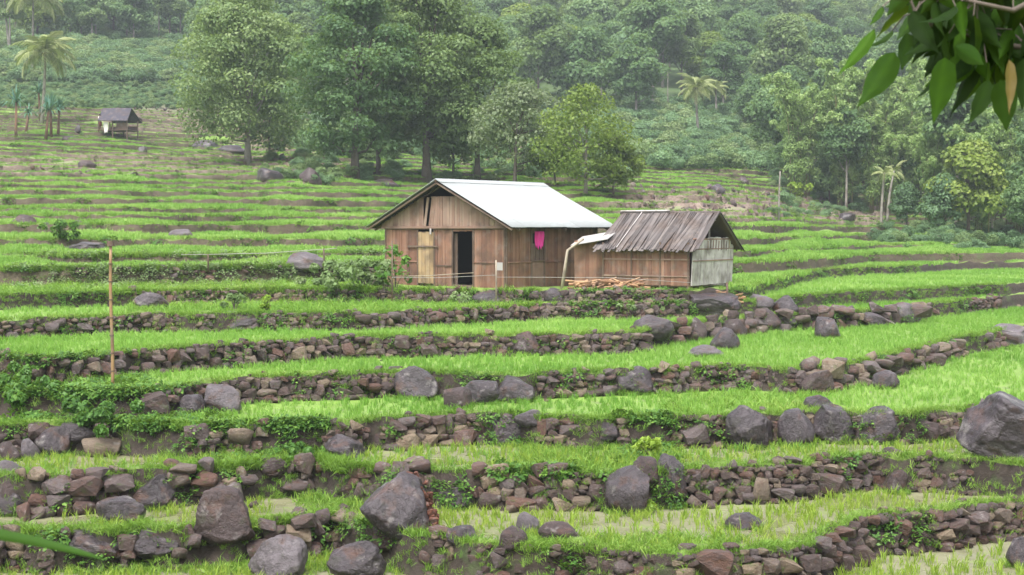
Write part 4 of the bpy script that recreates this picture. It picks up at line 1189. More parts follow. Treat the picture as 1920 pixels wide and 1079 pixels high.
scatter("undergrowth", P, rng.uniform(.35, .9, len(P)), bush_src, "low bushes at the foot of the trees", .15)

P = [p for p in slope_region(1170, 345, 1640, 418, 900) + slope_region(220, 200, 460, 250, 260) + slope_region(0, 290, 700, 330, 200)]
for me_ in STONES: pass
scatter("fallow_stones", P, rng.uniform(.2, .75, len(P)) ** 1.9, STONES[:8], "loose brown stones and clods on the fallow terraces", .5)
# --- bamboo clumps
def bamboo(seed, h, spread, ncul, mat):
    r = np.random.default_rng(seed)
    culms, C, Rd = [], [], []
    for i in range(ncul):
        a = r.uniform(0, 6.28); b = r.uniform(0, .10 * h); L = h * r.uniform(.6, 1.08); out = spread * r.uniform(.25, 1)
        pts = []
        for t in np.linspace(0, 1, 9):
            rad = b + out * t ** 2.3
            z = L * (math.sin(t * 1.85) / math.sin(1.57)) * .98
            pts.append((math.cos(a) * rad, math.sin(a) * rad, z - .1))
        culms.append(MB().tube(pts, [.05 * (1 - .85 * t) + .008 for t in np.linspace(0, 1, 9)], 5).data("culm", M['culm'], True))
        P_ = np.array(pts)
        for t in np.linspace(.14, 1, 13):
            j = t * 8; k0 = int(min(7, j)); p = P_[k0] + (P_[k0 + 1] - P_[k0]) * (j - k0)
            C.append(p + r.normal(0, .25, 3)); Rd.append(r.uniform(.35, .85) * (1.1 - .6 * t) * h / 11)
    V, F, T = leaf_cloud(r, C, Rd, [int(190 * (q / .7) ** 2) + 20 for q in Rd], .30, .1, 1.0, .22)
    return meshdata("foliage", V, F, [mat], False, None, {"tint": T}), culms
BAM = [bamboo(20, 11, 4.6, 15, M['bamboo_leaf']), bamboo(21, 10, 4.2, 13, M['bamboo_leaf']), bamboo(22, 12, 5.0, 16, M['bamboo_leaf'])]
# photo foot x, y, top y
BSP = [(1500, 372, 150, 0), (1580, 395, 125, 1), (1650, 405, 190, 2), (1745, 432, 245, 0), (1840, 446, 250, 1), (1930, 452, 215, 2), (1460, 300, 190, 1), (1700, 400, 130, 1), (1800, 425, 160, 2), (1895, 430, 150, 0)]
for i, (fx, fy, ty, kd) in enumerate(BSP):
    g = ground_hit(fx, fy, 80, 260)
    h = (fy - ty) * g.y / FPX
    s = h / [11, 10, 12][kd]
    root = empty("bamboo_clump", (g.x, g.y, ground_z(g.x, g.y)), i * 1.3); root.scale = (s, s, s)
    mobj("foliage", BAM[kd][0], root)
    for c in BAM[kd][1]: mobj("culm", c, root)
    tag(root, "feathery arching bamboo clump at the edge of the field", "bamboo", "bamboo clumps along the field edge")
# --- broad trees at the right edge of the field
for i, (fx, fy, ty, kd, lab) in enumerate([(1770, 440, 330, 4, "low bluish green tree at the edge of the field under the bamboo"), (1860, 452, 300, 0, "deep green tree at the field edge between bamboo clumps"),
                                           (1925, 462, 330, 3, "dark green tree at the far corner of the field"), (1700, 425, 345, 4, "small bluish green tree behind the two bare palm stems"), (1555, 385, 290, 1, "dark bushy tree at the corner of the wood"), (1480, 345, 262, 8, "dark spreading tree above the fallow terraces")]):
    g = ground_hit(fx, fy, 80, 260); h = (fy - ty) * g.y / FPX
    plant_tree("edge_tree", KINDS[kd], (g.x, g.y, ground_z(g.x, g.y)), i * 2.1, h / [13, 11, 15, 12, 9, 14, 16, 10, 12][kd], lab)

# --- palms
def frond_mesh(seed, L):
    r = np.random.default_rng(seed); V, F, T = [], [], []
    n = 22; pts = []
    for t in np.linspace(0, 1, n):
        pts.append(np.array([L * (t - .15 * t * t), 0, L * (.40 * t - .62 * t ** 2.3)]))
    for i, p in enumerate(pts):
        t = i / (n - 1)
        if i < n - 1:
            q = pts[i + 1]; s = np.array([0, .014 * (1.1 - t), 0]); k = len(V)
            V += [p - s, p + s, q + s, q - s]; F.append((k, k + 1, k + 2, k + 3)); T += [.9] * 4
        if i >= 2:
            ll = L * .26 * math.sin(math.pi * min(1, .15 + t * .82)) + .04
            for sd2 in (-1, 1):
                for j in range(2):
                    b = p + (pts[min(i + 1, n - 1)] - p) * (j * .5)
                    tip = b + np.array([ll * .55, sd2 * ll * .75, -ll * r.uniform(.35, .8)])
                    w = np.array([.013, 0, .004]); k = len(V)
                    mid_ = b * .5 + tip * .5 + np.array([0, 0, ll * .12])
                    V += [b - w, b + w, mid_ + w, mid_ - w]; F.append((k, k + 1, k + 2, k + 3)); k = len(V)
                    V += [mid_ - w, mid_ + w, tip + w * .2, tip - w * .2]; F.append((k, k + 1, k + 2, k + 3))
                    T += [r.uniform(.2, .9)] * 8
    return meshdata("frond", np.array(V), np.array(F), [M['palm']], False, None, {"tint": T})
FR = [frond_mesh(i, 1.0) for i in range(3)]
def palm(fx, fy, ty, label, seed, nf=18, Lf=.36, depth=None, tr=.16):
    g = ground_hit(fx, fy, 80, 300) if depth is None else at_depth(fx, fy, depth)
    h = (fy - ty) * g.y / FPX
    r = np.random.default_rng(seed)
    root = empty("coconut_palm", (g.x, g.y, g.z - .2), r.uniform(0, 6))
    th = h * .76
    pts = [(.05 * h * math.sin(t * 1.6), .02 * h * t, th * t) for t in np.linspace(0, 1, 8)]
    MB().tube(pts, [tr * (1.25 - .45 * t) for t in np.linspace(0, 1, 8)], 7).build("trunk", M['bark_pale'], root, True)
    top = Vector(pts[-1]); L = h * Lf
    for i in range(nf):
        a = i * 2.399; e = R(62) - R(95) * (i / nf)
        mobj("frond", FR[i % 3], root, top, (0, -e + R(10), a), L * r.uniform(.85, 1.1))
    nb = MB()
    for i in range(6):
        a = i * 1.05; nb.box(top + Vector((math.cos(a) * .22, math.sin(a) * .22, -.25)), (.22, .22, .28), Matrix.Rotation(a, 3, 'Z'))
    nb.build("coconut_cluster", M['bark_red'], root)
    tag(root, label, "palm", "coconut palms")
palm(1312, 272, 128, "coconut palm with tall straight trunk standing before the dark wood", 1, 20, .31)
palm(1344, 232, 140, "shorter coconut palm close behind the straight palm of the dark wood", 2, 16, .34)
palm(1302, 220, 150, "coconut palm half hidden behind the straight palm of the dark wood", 3, 14, .38)
palm(78, 232, 52, "large coconut palm above the spiky stems on the terraces", 4, 22, .36)
palm(62, 150, -60, "coconut palm high on the slope behind the large palm", 5, 20, .33)
palm(20, 110, -70, "tall coconut palm at the scrub edge with thin trunk", 6, 18, .28)
# thin bare stems at the right
def stem(name, fx, fy, ty, bend, mat, label, tufts, cat="tree"):
    g = ground_hit(fx, fy, 70, 260); h = (fy - ty) * g.y / FPX
    root = empty(name, (g.x, g.y, g.z - .15))
    pts = [(bend * h * t * t, 0, h * t) for t in np.linspace(0, 1, 7)]
    MB().tube(pts, [(.13 if tufts else .07) * (1.2 - .5 * t) for t in np.linspace(0, 1, 7)], 7).build("trunk", mat, root, True)
    r = np.random.default_rng(int(fx)); top = Vector(pts[-1])
    for i in range(tufts):
        mobj("frond", FR[i % 3], root, top, (0, -R(55) + R(100) * i / max(1, tufts), i * 2.4), r.uniform(1.1, 1.7))
    tag(root, label, cat)
stem("bare_palm", 1652, 430, 322, .05, M['bark_pale'], "pale bare-stemmed palm at the field edge with a sparse tuft", 8, "palm")
stem("bare_palm", 1664, 418, 318, .12, M['bark_pale'], "thin leaning palm stem just behind the pale bare-stemmed palm", 6, "palm")
stem("dead_tree", 1460, 418, 318, .02, M['bark_pale'], "thin dead tree stem on the fallow terraces", 0)
stem("dead_tree", 1252, 212, 130, .0, M['bark_pale'], "thin pale trunk in front of the wood near the palms", 0)
for i, (fx, fy, ty) in enumerate([(182, 85, -10), (300, 80, 0), (340, 85, 10), (22, 110, 10), (175, 88, 30), (240, 80, 5)]):
    g = ground_hit(fx, fy, 80, 300); h = (fy - ty) * g.y / FPX
    root = empty("slim_tree", (g.x, g.y - 1, g.z - .3))
    MB().tube([(0, 0, 0), (.1, 0, h * .5), (.05, .1, h)], [.20, .15, .08], 6).build("trunk", M['bark_pale'], root, True)
    r = np.random.default_rng(900 + i)
    C = [(r.uniform(-1.6, 1.6), r.uniform(-1.6, 1.6), h * r.uniform(.78, 1.08)) for _ in range(9)]
    V, F, T = leaf_cloud(r, C, [r.uniform(.7, 1.2) for _ in C], [260] * 9, .3)
    mobj("crown", meshdata("crown", V, F, [M['leafA']], False, None, {"tint": T}), root)
    tag(root, "slim tree with a long pale trunk at the edge of the upper wood", "tree", "slim pale trunks at the wood edge")
# spiky pandan stems beside the stilt hut: foot x, y, top y, lean
def spiky(fx, fy, ty, lean, label):
    g = ground_hit(fx, fy, 90, 220); h = (fy - ty) * g.y / FPX
    root = empty("pandan", (g.x, g.y, g.z - .1))
    th = h * .62
    MB().tube([(0, 0, 0), (lean * th * .5, 0, th * .5), (lean * th, 0, th)], [.16, .13, .10], 7).build("trunk", M['bark_red'], root, True)
    r = np.random.default_rng(int(fx * 3)); V, F, T = [], [], []
    for i in range(46):
        a = r.uniform(0, 6.28); e = r.uniform(-.2, 1.35); L = h * .40 * r.uniform(.7, 1.1)
        d = np.array([math.cos(a) * math.cos(e), math.sin(a) * math.cos(e), math.sin(e)])
        s = np.cross(d, [0, 0, 1]); s = s / (np.linalg.norm(s) + 1e-6) * .06
        b = np.array([lean * th, 0, th]); m_ = b + d * L * .55; t_ = b + d * L + np.array([0, 0, -L * .35 * math.cos(e)])
        k = len(V); V += [b - s, b + s, m_ + s, m_ - s, t_]; F += [(k, k + 1, k + 2, k + 3), (k + 3, k + 2, k + 4)]
        T += [r.random()] * 5
    mobj("leaf_tuft", meshdata("leaf_tuft", np.array(V), F, [M['pandan']], False, None, {"tint": T}), root)
    tag(root, label, "pandan", "spiky stems near the stilt hut")
spiky(30, 264, 145, .02, "spiky pandan with long reddish stem, at the outer end of its group")
spiky(48, 252, 185, .15, "short leaning spiky pandan beside the long reddish stem")
spiky(76, 228, 140, -.05, "spiky pandan with thick trunk in the middle of its group")
spiky(86, 262, 170, .1, "spiky pandan rising from the stone heap")
spiky(96, 258, 165, 0, "upright spiky pandan next to the one on the stone heap")
spiky(109, 256, 172, .05, "slim spiky pandan on the stilt hut side of its group")

# --- shrubs that stand alone
def shrub(name, fx, fy, ty, w, mat, label, n=700, leaf=.13, cat="shrub"):
    g = ground_hit(fx, fy, 20, 200); mpp = g.y / FPX
    h, wd = (fy - ty) * mpp, w * mpp
    r = np.random.default_rng(int(fx + fy))
    nl = 10; C = [(r.normal(0, .26) * wd, r.normal(0, .22) * wd, h * r.uniform(.25, .85)) for _ in range(nl)]
    V, F, T = leaf_cloud(r, C, [min(wd, h) * r.uniform(.15, .28) for _ in C], [n // nl] * nl, leaf, .4, .9, .33)
    root = empty(name, (g.x, g.y, g.z))
    mobj("foliage", meshdata("foliage", V, F, [M[mat]], False, None, {"tint": T}), root)
    mb = MB()
    for c in C[:6]: mb.tube([(0, 0, -.05), (c[0] * .4, c[1] * .4, c[2] * .6), c], [.02, .014, .006], 5)
    mb.build("stem", M['bark'], root)
    tag(root, label, cat)
shrub("lone_bush", 122, 456, 412, 42, 'weed', "lone round dark green bush on the upper terraces", 700, .16)
shrub("leafy_shrub", 620, 545, 492, 110, 'weed_pale', "broad pale leafy shrub in the yard next to the house", 1300, .15)
shrub("leafy_shrub", 690, 545, 476, 90, 'weed_pale', "tall pale leafy shrub touching the corner of the house", 1200, .15)
shrub("young_tree", 742, 548, 452, 60, 'weed', "thin young tree with few leaves before the corner of the house", 160, .18)
shrub("white_flowered_weed", 865, 572, 540, 50, 'weed_pale', "small weed with pale leaves below the doorway", 420, .09)
shrub("leafy_weed", 1195, 588, 562, 110, 'weed_pale', "spreading green weeds on the rubble under the thatched hut", 420, .10)
shrub("yellow_plant", 500, 590, 553, 20, 'rice_sparse', "upright yellow-green plant on the grassy strip beside the house yard", 160, .16)
shrub("white_edged_plant", 440, 585, 548, 40, 'weed_pale', "variegated whitish plant next to the upright yellow plant", 260, .11)
shrub("leafy_shrub", 55, 720, 668, 80, 'weed', "bright leafy shrub on the bank by the earthy wall", 1000, .12)
shrub("bank_shrub", 195, 815, 748, 150, 'weed', "large dark shrub sprawling down the bank behind the long smooth rock", 2200, .11)
shrub("bank_shrub", 40, 765, 705, 130, 'weed', "dense shrub on the bank above the reddish rock", 1600, .11)
shrub("bank_shrub", 330, 850, 790, 130, 'weed', "low dark shrub over the earth bank above the thin rice", 1500, .10)
shrub("leafy_weed", 560, 880, 830, 80, 'weed', "green weed clump above the dark hollow", 800, .09)
shrub("leafy_weed", 985, 940, 885, 90, 'weed', "green weed clump spilling down the rubble", 900, .09)
shrub("leafy_weed", 1215, 860, 815, 50, 'rice_sparse', "bright yellow-green weed above the two propped boulders", 400, .10)
shrub("leafy_weed", 1216, 962, 935, 24, 'rice_sparse', "small bright plant at the foot of the tall slanted boulder", 160, .08)
shrub("bright_bush", 1490, 372, 342, 40, 'rice_sparse', "bright yellow-green bush on the fallow terraces near the dead stem", 500, .3)

# ================================================================== THE HOUSE
def gable_x(px):                    # local x on the gable wall for a photo column
    rx, _ = ray(px, 500); c, s = math.cos(HA), math.sin(HA)
    return (rx * HC.y - HC.x) / (c - rx * s)
def side_y(px):
    rx, _ = ray(px, 500); c, s = math.cos(HA), math.sin(HA)
    return (rx * HC.y - HC.x) / (-s - rx * c)
pr = np.random.default_rng(31)
def plank(parent, mat, c, size, rot=(0, 0, 0), name="plank"):
    """one board: a thin box with slightly crooked edges, its own mesh centred on itself"""
    x, y, z = size[0] / 2, size[1] / 2, size[2] / 2
    j = lambda a: pr.uniform(-a, a)
    V = [(sx * x + j(.008), sy * y, sz * z + j(.012)) for sx in (-1, 1) for sy in (-1, 1) for sz in (-1, 1)]
    F = [(0, 1, 3, 2), (4, 6, 7, 5), (0, 4, 5, 1), (2, 3, 7, 6), (0, 2, 6, 4), (1, 5, 7, 3)]
    return mobj(name, meshdata(name, V, F, [mat]), parent, c, rot)
house = empty("bamboo_house", HC, HA)
tag(house, "brown bamboo-walled house with a shiny white metal gable roof", "house")
RISE, EO, GO = 1.74, .65, .45
ZE = 2.12; SL = RISE / (HW / 2 + EO)
def roof_z(x):                      # underside of the roof over local x
    return ZE + RISE - abs(x + HW / 2) * SL - .05
# gable-side wall
fw = mobj("front_wall", MB().box((-HW / 2, .10, -.02), (HW - .02, .05, .06)).data("front_wall", M['beam']), house)
def fill(parent, x0, x1, z0, z1, y, mat, wid, axis='x', jz=.02, tilt=0, topf=None):
    n = max(1, round(abs(x1 - x0) / wid)); w = (x1 - x0) / n
    for i in range(n):
        xc = x0 + w * (i + .5); top = z1 if topf is None else topf(xc)
        h = top - z0 + pr.uniform(-jz, jz)
        if h < .06: continue
        off = pr.uniform(-.012, .012)
        ww = w * pr.uniform(.97, 1.02) - .002
        if axis == 'x': plank(parent, mat, (xc, y + off, z0 + h / 2), (ww, .03, h), (tilt, pr.uniform(-.006, .006), 0))
        else: plank(parent, mat, (y + off, xc, z0 + h / 2), (ww, .03, h), (0, pr.uniform(-.006, .006), R(90)))
g = gable_x
PD0, PD1, OD0, OD1 = g(785), g(814), g(851), g(887)
fill(fw, -HW, PD0, -.05, 2.10, 0, M['bamboo_wall'], .12)
fill(fw, PD1 + .06, OD0 - .05, -.05, 2.10, 0, M['bamboo_wall'], .12)
fill(fw, OD1 + .05, 0, -.05, 2.10, 0, M['bamboo_wall'], .12)
fill(fw, OD0 - .05, OD1 + .05, 1.98, 2.10, 0, M['bamboo_wall'], .4)
for x in (-HW + .02, PD0 - .02, PD1 + .04, OD0 - .04, OD1 + .04, -.02):
    plank(fw, M['beam'], (x, -.028, 1.02), (.06, .05, 2.12), name="post")
plank(fw, M['beam'], (-HW / 2, -.035, 2.09), (HW, .05, .07), name="rail")
plank(fw, M['bamboo_wall'], ((-HW + PD0) / 2, -.030, .86), (PD0 + HW - .1, .025, .04), name="rail")
plank(fw, M['bamboo_wall'], ((OD1) / 2, -.030, .86), (-OD1 - .15, .025, .04), name="rail")
plank(fw, M['beam'], ((PD1 + OD0) / 2, -.030, .72), (OD0 - PD1 - .2, .025, .04), name="rail")
# pale door of new bamboo
dr_ = mobj("door", MB().box(((PD0 + PD1) / 2, .03, 1.0), (PD1 - PD0 - .05, .025, 1.94)).data("door", M['beam']), house)
n = 4; w = (PD1 - PD0) / n
for i in range(n):
    h = 1.92 + pr.uniform(-.06, .04)
    plank(dr_, M['bamboo_pale'], (PD0 + w * (i + .5), -.02, .05 + h / 2), (w * .94, .03, h))
plank(dr_, M['beam'], ((PD0 + PD1) / 2 - .12, -.065, 1.42), (PD1 - PD0 + .75, .035, .05), name="bar")
# open doorway with the door leaf swung inward
lf = mobj("open_door", MB().box((0, 0, 0), (.03, .62, 1.9)).data("open_door", M['beam']), house, (OD0 - .22, .14, .95), (0, 0, R(84)))
plank(house, M['beam'], ((OD0 + OD1) / 2, 0.0, -.01), (OD1 - OD0 + .1, .12, .08), name="threshold")
# side wall along the ridge
sw = mobj("side_wall", MB().box((-.10, HL / 2, -.02), (.05, HL - .02, .06)).data("side_wall", M['beam']), house)
WN0, WN1 = side_y(996), side_y(1019)
topz = roof_z(0) - .03
fill(sw, 0.03, WN0, -.05, topz, 0, M['bamboo_wall'], .12, 'y')
fill(sw, WN1, HL, -.05, topz, 0, M['bamboo_wall'], .12, 'y')
fill(sw, WN0, WN1, 1.92, topz, 0, M['bamboo_wall'], .25, 'y')
fill(sw, WN0 + .05, WN1, -.05, .90, 0.005, M['bamboo_gable'], .22, 'y')
for y in (.02, WN0 - .02, WN1 + .02, HL - .02):
    plank(sw, M['beam'], (.030, y, 1.15), (.05, .06, 2.35), name="post")
plank(sw, M['bamboo_wall'], (.032, WN0 / 2, .87), (.025, WN0 - .1, .04), name="rail")
plank(sw, M['bamboo_wall'], (.032, (WN1 + HL) / 2, .87), (.025, HL - WN1 - .1, .04), name="rail")
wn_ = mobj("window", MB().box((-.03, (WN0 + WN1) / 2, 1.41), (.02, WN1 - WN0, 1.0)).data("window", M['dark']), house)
for i in range(3):
    w = (WN1 - WN0) / 3
    plank(wn_, M['beam'], (-.005, WN0 + w * (i + .5), 1.22 ), (.02, w * .86, .62), name="shutter_board")
plank(wn_, M['beam'], (.02, (WN0 + WN1) / 2, .91), (.07, WN1 - WN0 + .1, .05), name="sill")
# the two walls that are out of sight, floor
bw = MB(); bw.box((-HW / 2, HL, 1.1), (HW, .04, 2.3)); bw.build("back_wall", M['bamboo_wall'], house)
bw = MB(); bw.box((-HW, HL / 2, 1.1), (.04, HL - .06, 2.3)); bw.build("far_side_wall", M['bamboo_wall'], house)
MB().box((-HW / 2, HL / 2, -.06), (HW - .1, HL - .1, .05)).build("floor", M['beam'], house)
MB().box((-HW / 2, 1.5, 1.05), (HW - .2, .04, 2.1)).build("shade_partition", M['dark'], house)  # added near-black screen; its colour supplies the shade seen through the doorway
MB().box((-HW / 2, HL / 2 + .05, 2.16), (HW - .2, HL - .25, .04)).build("loft_light_block", M['beam'], house)  # added unseen ceiling, blocks light entering by the open gable
# gable of weathered bamboo, two panels with a slanting gap, open above
gb = mobj("gable", MB().box((-HW / 2, -.075, 2.13), (HW + .30, .06, .09)).data("gable", M['bamboo_gable']), house)
gx = g(803)
def gtop(x): return min(roof_z(x) - .04, ZE + RISE - .62)
n = 52; x0, x1 = -HW - .12, .12; w = (x1 - x0) / n
for i in range(n):
    xc = x0 + w * (i + .5)
    if abs(xc - gx) < w * .55: continue
    t0 = 2.175; t1 = min(gtop(xc - w / 2), gtop(xc + w / 2))
    if t1 - t0 < .05: continue
    tl = 0.16 if gx - .2 < xc < gx + .32 else pr.uniform(-.01, .01)
    plank(gb, M['bamboo_gable'], (xc + (t1 - t0) * .5 * tl, -.06 + pr.uniform(-.012, .012), (t0 + t1) / 2), (w * .97, .025, t1 - t0 + pr.uniform(-.015, .03)), (0, tl, 0))
plank(gb, M['beam'], (-HW / 2 + .35, -.03, gtop(-HW / 2) + .0), (1.9, .03, .05), name="rail")
MB().box((-HW / 2 - .55, -.11, 1.98), (.06, .04, .22)).build("bracket", M['bamboo_white'], gb)
# rafters and purlins under the sheets
fr = MB()
for y in (-GO + .06, .05, HL / 2, HL - .05, HL + GO - .06):
    for s in (-1, 1):
        a = Vector((-HW / 2, y, ZE + RISE - .12)); b = Vector((-HW / 2 + s * (HW / 2 + EO - .03), y, ZE - .09))
        fr.tube([a, b], .045, 5)
fr.build("rafter", M['beam'], house)
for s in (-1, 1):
    MB().prism([(-HW / 2, -GO + .10, ZE + RISE - .075), (-HW / 2, HL + GO - .1, ZE + RISE - .075), (-HW / 2 + s * (HW / 2 + EO - .08), HL + GO - .1, ZE - .075 + .08 * SL), (-HW / 2 + s * (HW / 2 + EO - .08), -GO + .10, ZE - .075 + .08 * SL)], (0, 0, .02)).build("under_roof_shade", M['dark'], house)  # added near-black panels, shade under the sheets put into their colour
MB().prism([(-HW, HL - .03, 2.2), (0, HL - .03, 2.2), (-HW / 2, HL - .03, ZE + RISE - .15)], (0, .04, 0)).build("back_gable", M['beam'], house)
rf_ = mobj("roof", MB().tube([(-HW / 2, -GO, ZE + RISE - .045), (-HW / 2, HL + GO, ZE + RISE - .045)], .05, 6).data("roof", M['beam']), house)
ns = 8; sw_ = (HL + 2 * GO) / ns
LS = math.hypot(HW / 2 + EO, RISE)
def sheet_mesh(seed):
    r = np.random.default_rng(seed); nx, ny = 40, 5; V, F = [], []
    for j in range(ny):
        for i in range(nx + 1):
            u = i / nx; v = j / (ny - 1)
            V.append((u * (sw_ + .05), v * (LS + r.uniform(0, .0)), .014 * math.sin(u * 2 * math.pi * 10) + .012 * math.sin(v * 5 + seed) * u))
    for j in range(ny - 1):
        for i in range(nx):
            k = j * (nx + 1) + i; F.append((k, k + 1, k + nx + 2, k + nx + 1))
    return meshdata("roof_sheet", np.array(V), np.array(F), [M['roof']], True)
SHM = [sheet_mesh(i) for i in range(4)]
ang = math.atan2(RISE, HW / 2 + EO)
for s in (-1, 1):
    for i in range(ns):
        y = -GO + i * sw_
        # sheet axes: u along the ridge, v down the slope
        down = Vector((s * math.cos(ang), 0, -math.sin(ang))); along = Vector((0, 1, 0)) if s < 0 else Vector((0, 1, 0))
        nrm = along.cross(down) if along.cross(down).z > 0 else down.cross(along)
        Mx = Matrix((along, down, nrm)).transposed().to_4x4()
        Mx.translation = Vector((-HW / 2, y - .02, ZE + RISE + .012 + .004 * (i % 2)))
        o = mobj("roof_sheet", SHM[i % 4], rf_)
        o.matrix_local = Mx
        md = o.modifiers.new("thickness", 'SOLIDIFY'); md.thickness = .006
for s in (-1, 1):
    plank(rf_, M['roof'], (-HW / 2 + s * .13, HL / 2, ZE + RISE + .035 - .13 * SL), (.30, HL + 2 * GO + .04, .015), (0, s * ang, 0), name="ridge_cap")
# pink cloth over the window
def cloth(name, px, py0, py1, wpx, place, mat, label, seed=3):
    nx, nz_ = 12, 14; V, F = [], []
    H_ = (py1 - py0) * place.y / FPX; Wd = wpx * place.y / FPX
    for j in range(nz_ + 1):
        for i in range(nx + 1):
            u, v = i / nx - .5, j / nz_
            wf = 1 - .25 * v + .1 * math.sin(v * 4)
            low = -H_ * v * (1 + .12 * math.sin(i * 1.3 + seed) * (v > .8))
            V.append((u * Wd * wf, .025 * math.sin(u * 16 + v * 2) - .012 * math.sin(v * 7), low))
    for j in range(nz_):
        for i in range(nx):
            k = j * (nx + 1) + i; F.append((k, k + 1, k + nx + 2, k + nx + 1))
    return meshdata(name, np.array(V), np.array(F), [mat], True)
yc = (WN0 + WN1) / 2
wp_ = Vector((HC.x - math.sin(HA) * yc + math.cos(HA) * .09, HC.y + math.cos(HA) * yc + math.sin(HA) * .09, 0))
o = mobj("pink_cloth", cloth("pink_cloth", 1008, 432, 463, 22, wp_, M['pink'], ""), None, (wp_.x, wp_.y, at_depth(1008, 434, wp_.y).z), (0, 0, HA + R(70)))
o.modifiers.new("thickness", 'SOLIDIFY').thickness = .008
tag(o, "bright pink cloth hanging at the window of the house", "cloth")

# ================================================================== THE THATCHED HUT
hut = empty("thatched_hut", TC, TA)
tag(hut, "small bamboo hut with a weathered grey thatched roof and a bleached end wall", "hut")
ZT, ZF, EO2, RS2 = 2.62, .10, .34, 1.34
SL2 = RS2 / (TW / 2 + EO2)
def troof(y): return ZT - abs(y - TW / 2) * SL2 - .07
fw2 = mobj("front_wall", MB().box((-TL / 2, .07, ZF + .0), (TL, .08, .09)).data("front_wall", M['beam']), hut)
fill(fw2, -TL, 0, ZF, troof(0) + .0, 0, M['bamboo_wall'], .12, 'x', .04)
for x in (-TL + .03, -TL * .66, -TL * .33, -.04):
    plank(fw2, M['beam'], (x, -.028, .75), (.055, .05, 1.7), name="post")
for z_ in (.42, 1.0):
    plank(fw2, M['bamboo_gable'], (-TL / 2, -.035, z_), (TL, .025, .035), name="rail")
gw = mobj("end_wall", MB().box((-.07, TW / 2, ZF), (.08, TW - .1, .09)).data("end_wall", M['beam']), hut)
n = 15; w = TW / n
for i in range(n):
    yy = w * (i + .5); top = min(1.72 + pr.uniform(-.02, .03), troof(yy) - .02); h = top - ZF + .03
    plank(gw, M['bamboo_white'], (.03 + .055, yy, ZF + h / 2), (.03, w * pr.uniform(.9, 1.0) - .008, h), (0, .045, 0))
for z_ in (.95, 1.36):
    plank(gw, M['bamboo_gable'], (.125, TW / 2, z_), (.025, TW, .03), name="rail")
plank(gw, M['bamboo_gable'], (.12, TW / 2, 1.71), (.05, TW * .98, .05), name="rail")
n = 9
for i in range(n):                                    # loose uprights over the top of the end wall
    plank(gw, M['beam' if i % 2 else 'bamboo_gable'], (.128, TW * (.35 + .6 * i / n), 1.50 + pr.uniform(-.05, .03)), (.02, .05, .34), (0, .045, pr.uniform(-.1, .1)), name="slat")
plank(gw, M['bamboo_white'], (.02, TW * .45, 2.05), (.05, .06, .7), name="post")
plank(gw, M['bamboo_white'], (.10, TW / 2, 2.40), (.05, .34, .08), name="rail")
MB().box((-TL / 2, TW, .8), (TL, .04, 1.5)).build("back_wall", M['bamboo_wall'], hut)
MB().prism([(-TL, .04, .05), (-TL, TW - .04, .05), (-TL, TW - .04, 1.5), (-TL, TW / 2, ZT - .12), (-TL, .04, 1.5)], (.04, 0, 0)).build("inner_wall", M['dark'], hut)  # near-black so the shade in the open gable is painted in
MB().box((-TL / 2, TW / 2, ZF - .03), (TL - .1, TW - .1, .06)).build("floor", M['beam'], hut)
for x in (-TL + .1, -TL / 2, -.1):
    for y in (.1, TW - .1):
        plank(hut, M['beam'], (x, y, -.12), (.12, .12, .42), name="stilt")
RX0, RX1 = -TL - .22, .36
LT = math.hypot(TW / 2 + EO2, RS2); an2 = math.atan2(RS2, TW / 2 + EO2)
tr_ = mobj("roof", MB().tube([(RX0, TW / 2, ZT + .03), (RX1, TW / 2, ZT + .03)], .055, 7).data("roof", M['thatch']), hut)
for s in (-1, 1):
    under = MB().box((0, 0, 0), (RX1 - RX0 - .1, LT - .14, .03))
    under.build("lathing", M['beam'], tr_, loc=((RX0 + RX1) / 2, TW / 2 + s * (LT - .14) / 2 * math.cos(an2), ZT - .035 - (LT - .14) / 2 * math.sin(an2)), rot=(-s * an2, 0, 0))
    x = RX0
    while x < RX1:
        wd = pr.uniform(.045, .095); L = LT + pr.uniform(-.10, .12)
        lay = pr.uniform(.0, .045)
        cy_ = TW / 2 + s * (L / 2) * math.cos(an2); cz = ZT - L / 2 * math.sin(an2) + .02 + lay
        plank(tr_, M['thatch'], (x + wd / 2, cy_, cz), (wd, L, .02), (-s * an2, pr.uniform(-.14, .14), pr.uniform(-.015, .015)), name="thatch_strip")
        x += wd * pr.uniform(.72, .95)
for x in (RX0 + .9, RX0 + 1.35):
    L = LT * .96
    MB().tube([(x, TW / 2, ZT + .09), (x - .02, TW / 2 - L * math.cos(an2), ZT + .09 - L * math.sin(an2))], .018, 5).build("pole", M['bamboo_white' if x < RX0 + 1.2 else 'thatch'], tr_)
MB().tube([(RX0 + .05, TW / 2 - .05, ZT + .10), (RX0 + 2.0, TW / 2 - .05, ZT + .11)], .03, 6).build("ridge_pole", M['bamboo_white'], tr_)
for s in (-1, 1):                                      # barge poles at the open end
    MB().tube([(RX1 - .05, TW / 2, ZT + .02), (RX1 - .05, TW / 2 + s * LT * math.cos(an2), ZT + .02 - LT * math.sin(an2))], .04, 6).build("barge_pole", M['thatch'], tr_)
# lean-to that joins house and hut
lt = empty("lean_to", (TC.x + math.cos(TA) * (-TL - .02), TC.y + math.sin(TA) * (-TL - .02), TC.z), TA)
tag(lt, "dark lean-to wall with a pale sheet roof joining the house to the thatched hut", "lean-to")
lw = mobj("front_wall", MB().box((-.62, .32, ZF), (1.2, .06, .08)).data("front_wall", M['beam']), lt)
fill(lw, -1.25, -.03, -.02, 1.62, .25, M['bamboo_wall'], .16, 'x', .03)
sh = mobj("roof_sheet", MB().box((0, 0, 0), (1.5, 1.1, .02)).data("roof_sheet", M['paper']), lt, (-.52, .42, 1.74), (R(17), R(-9), 0))
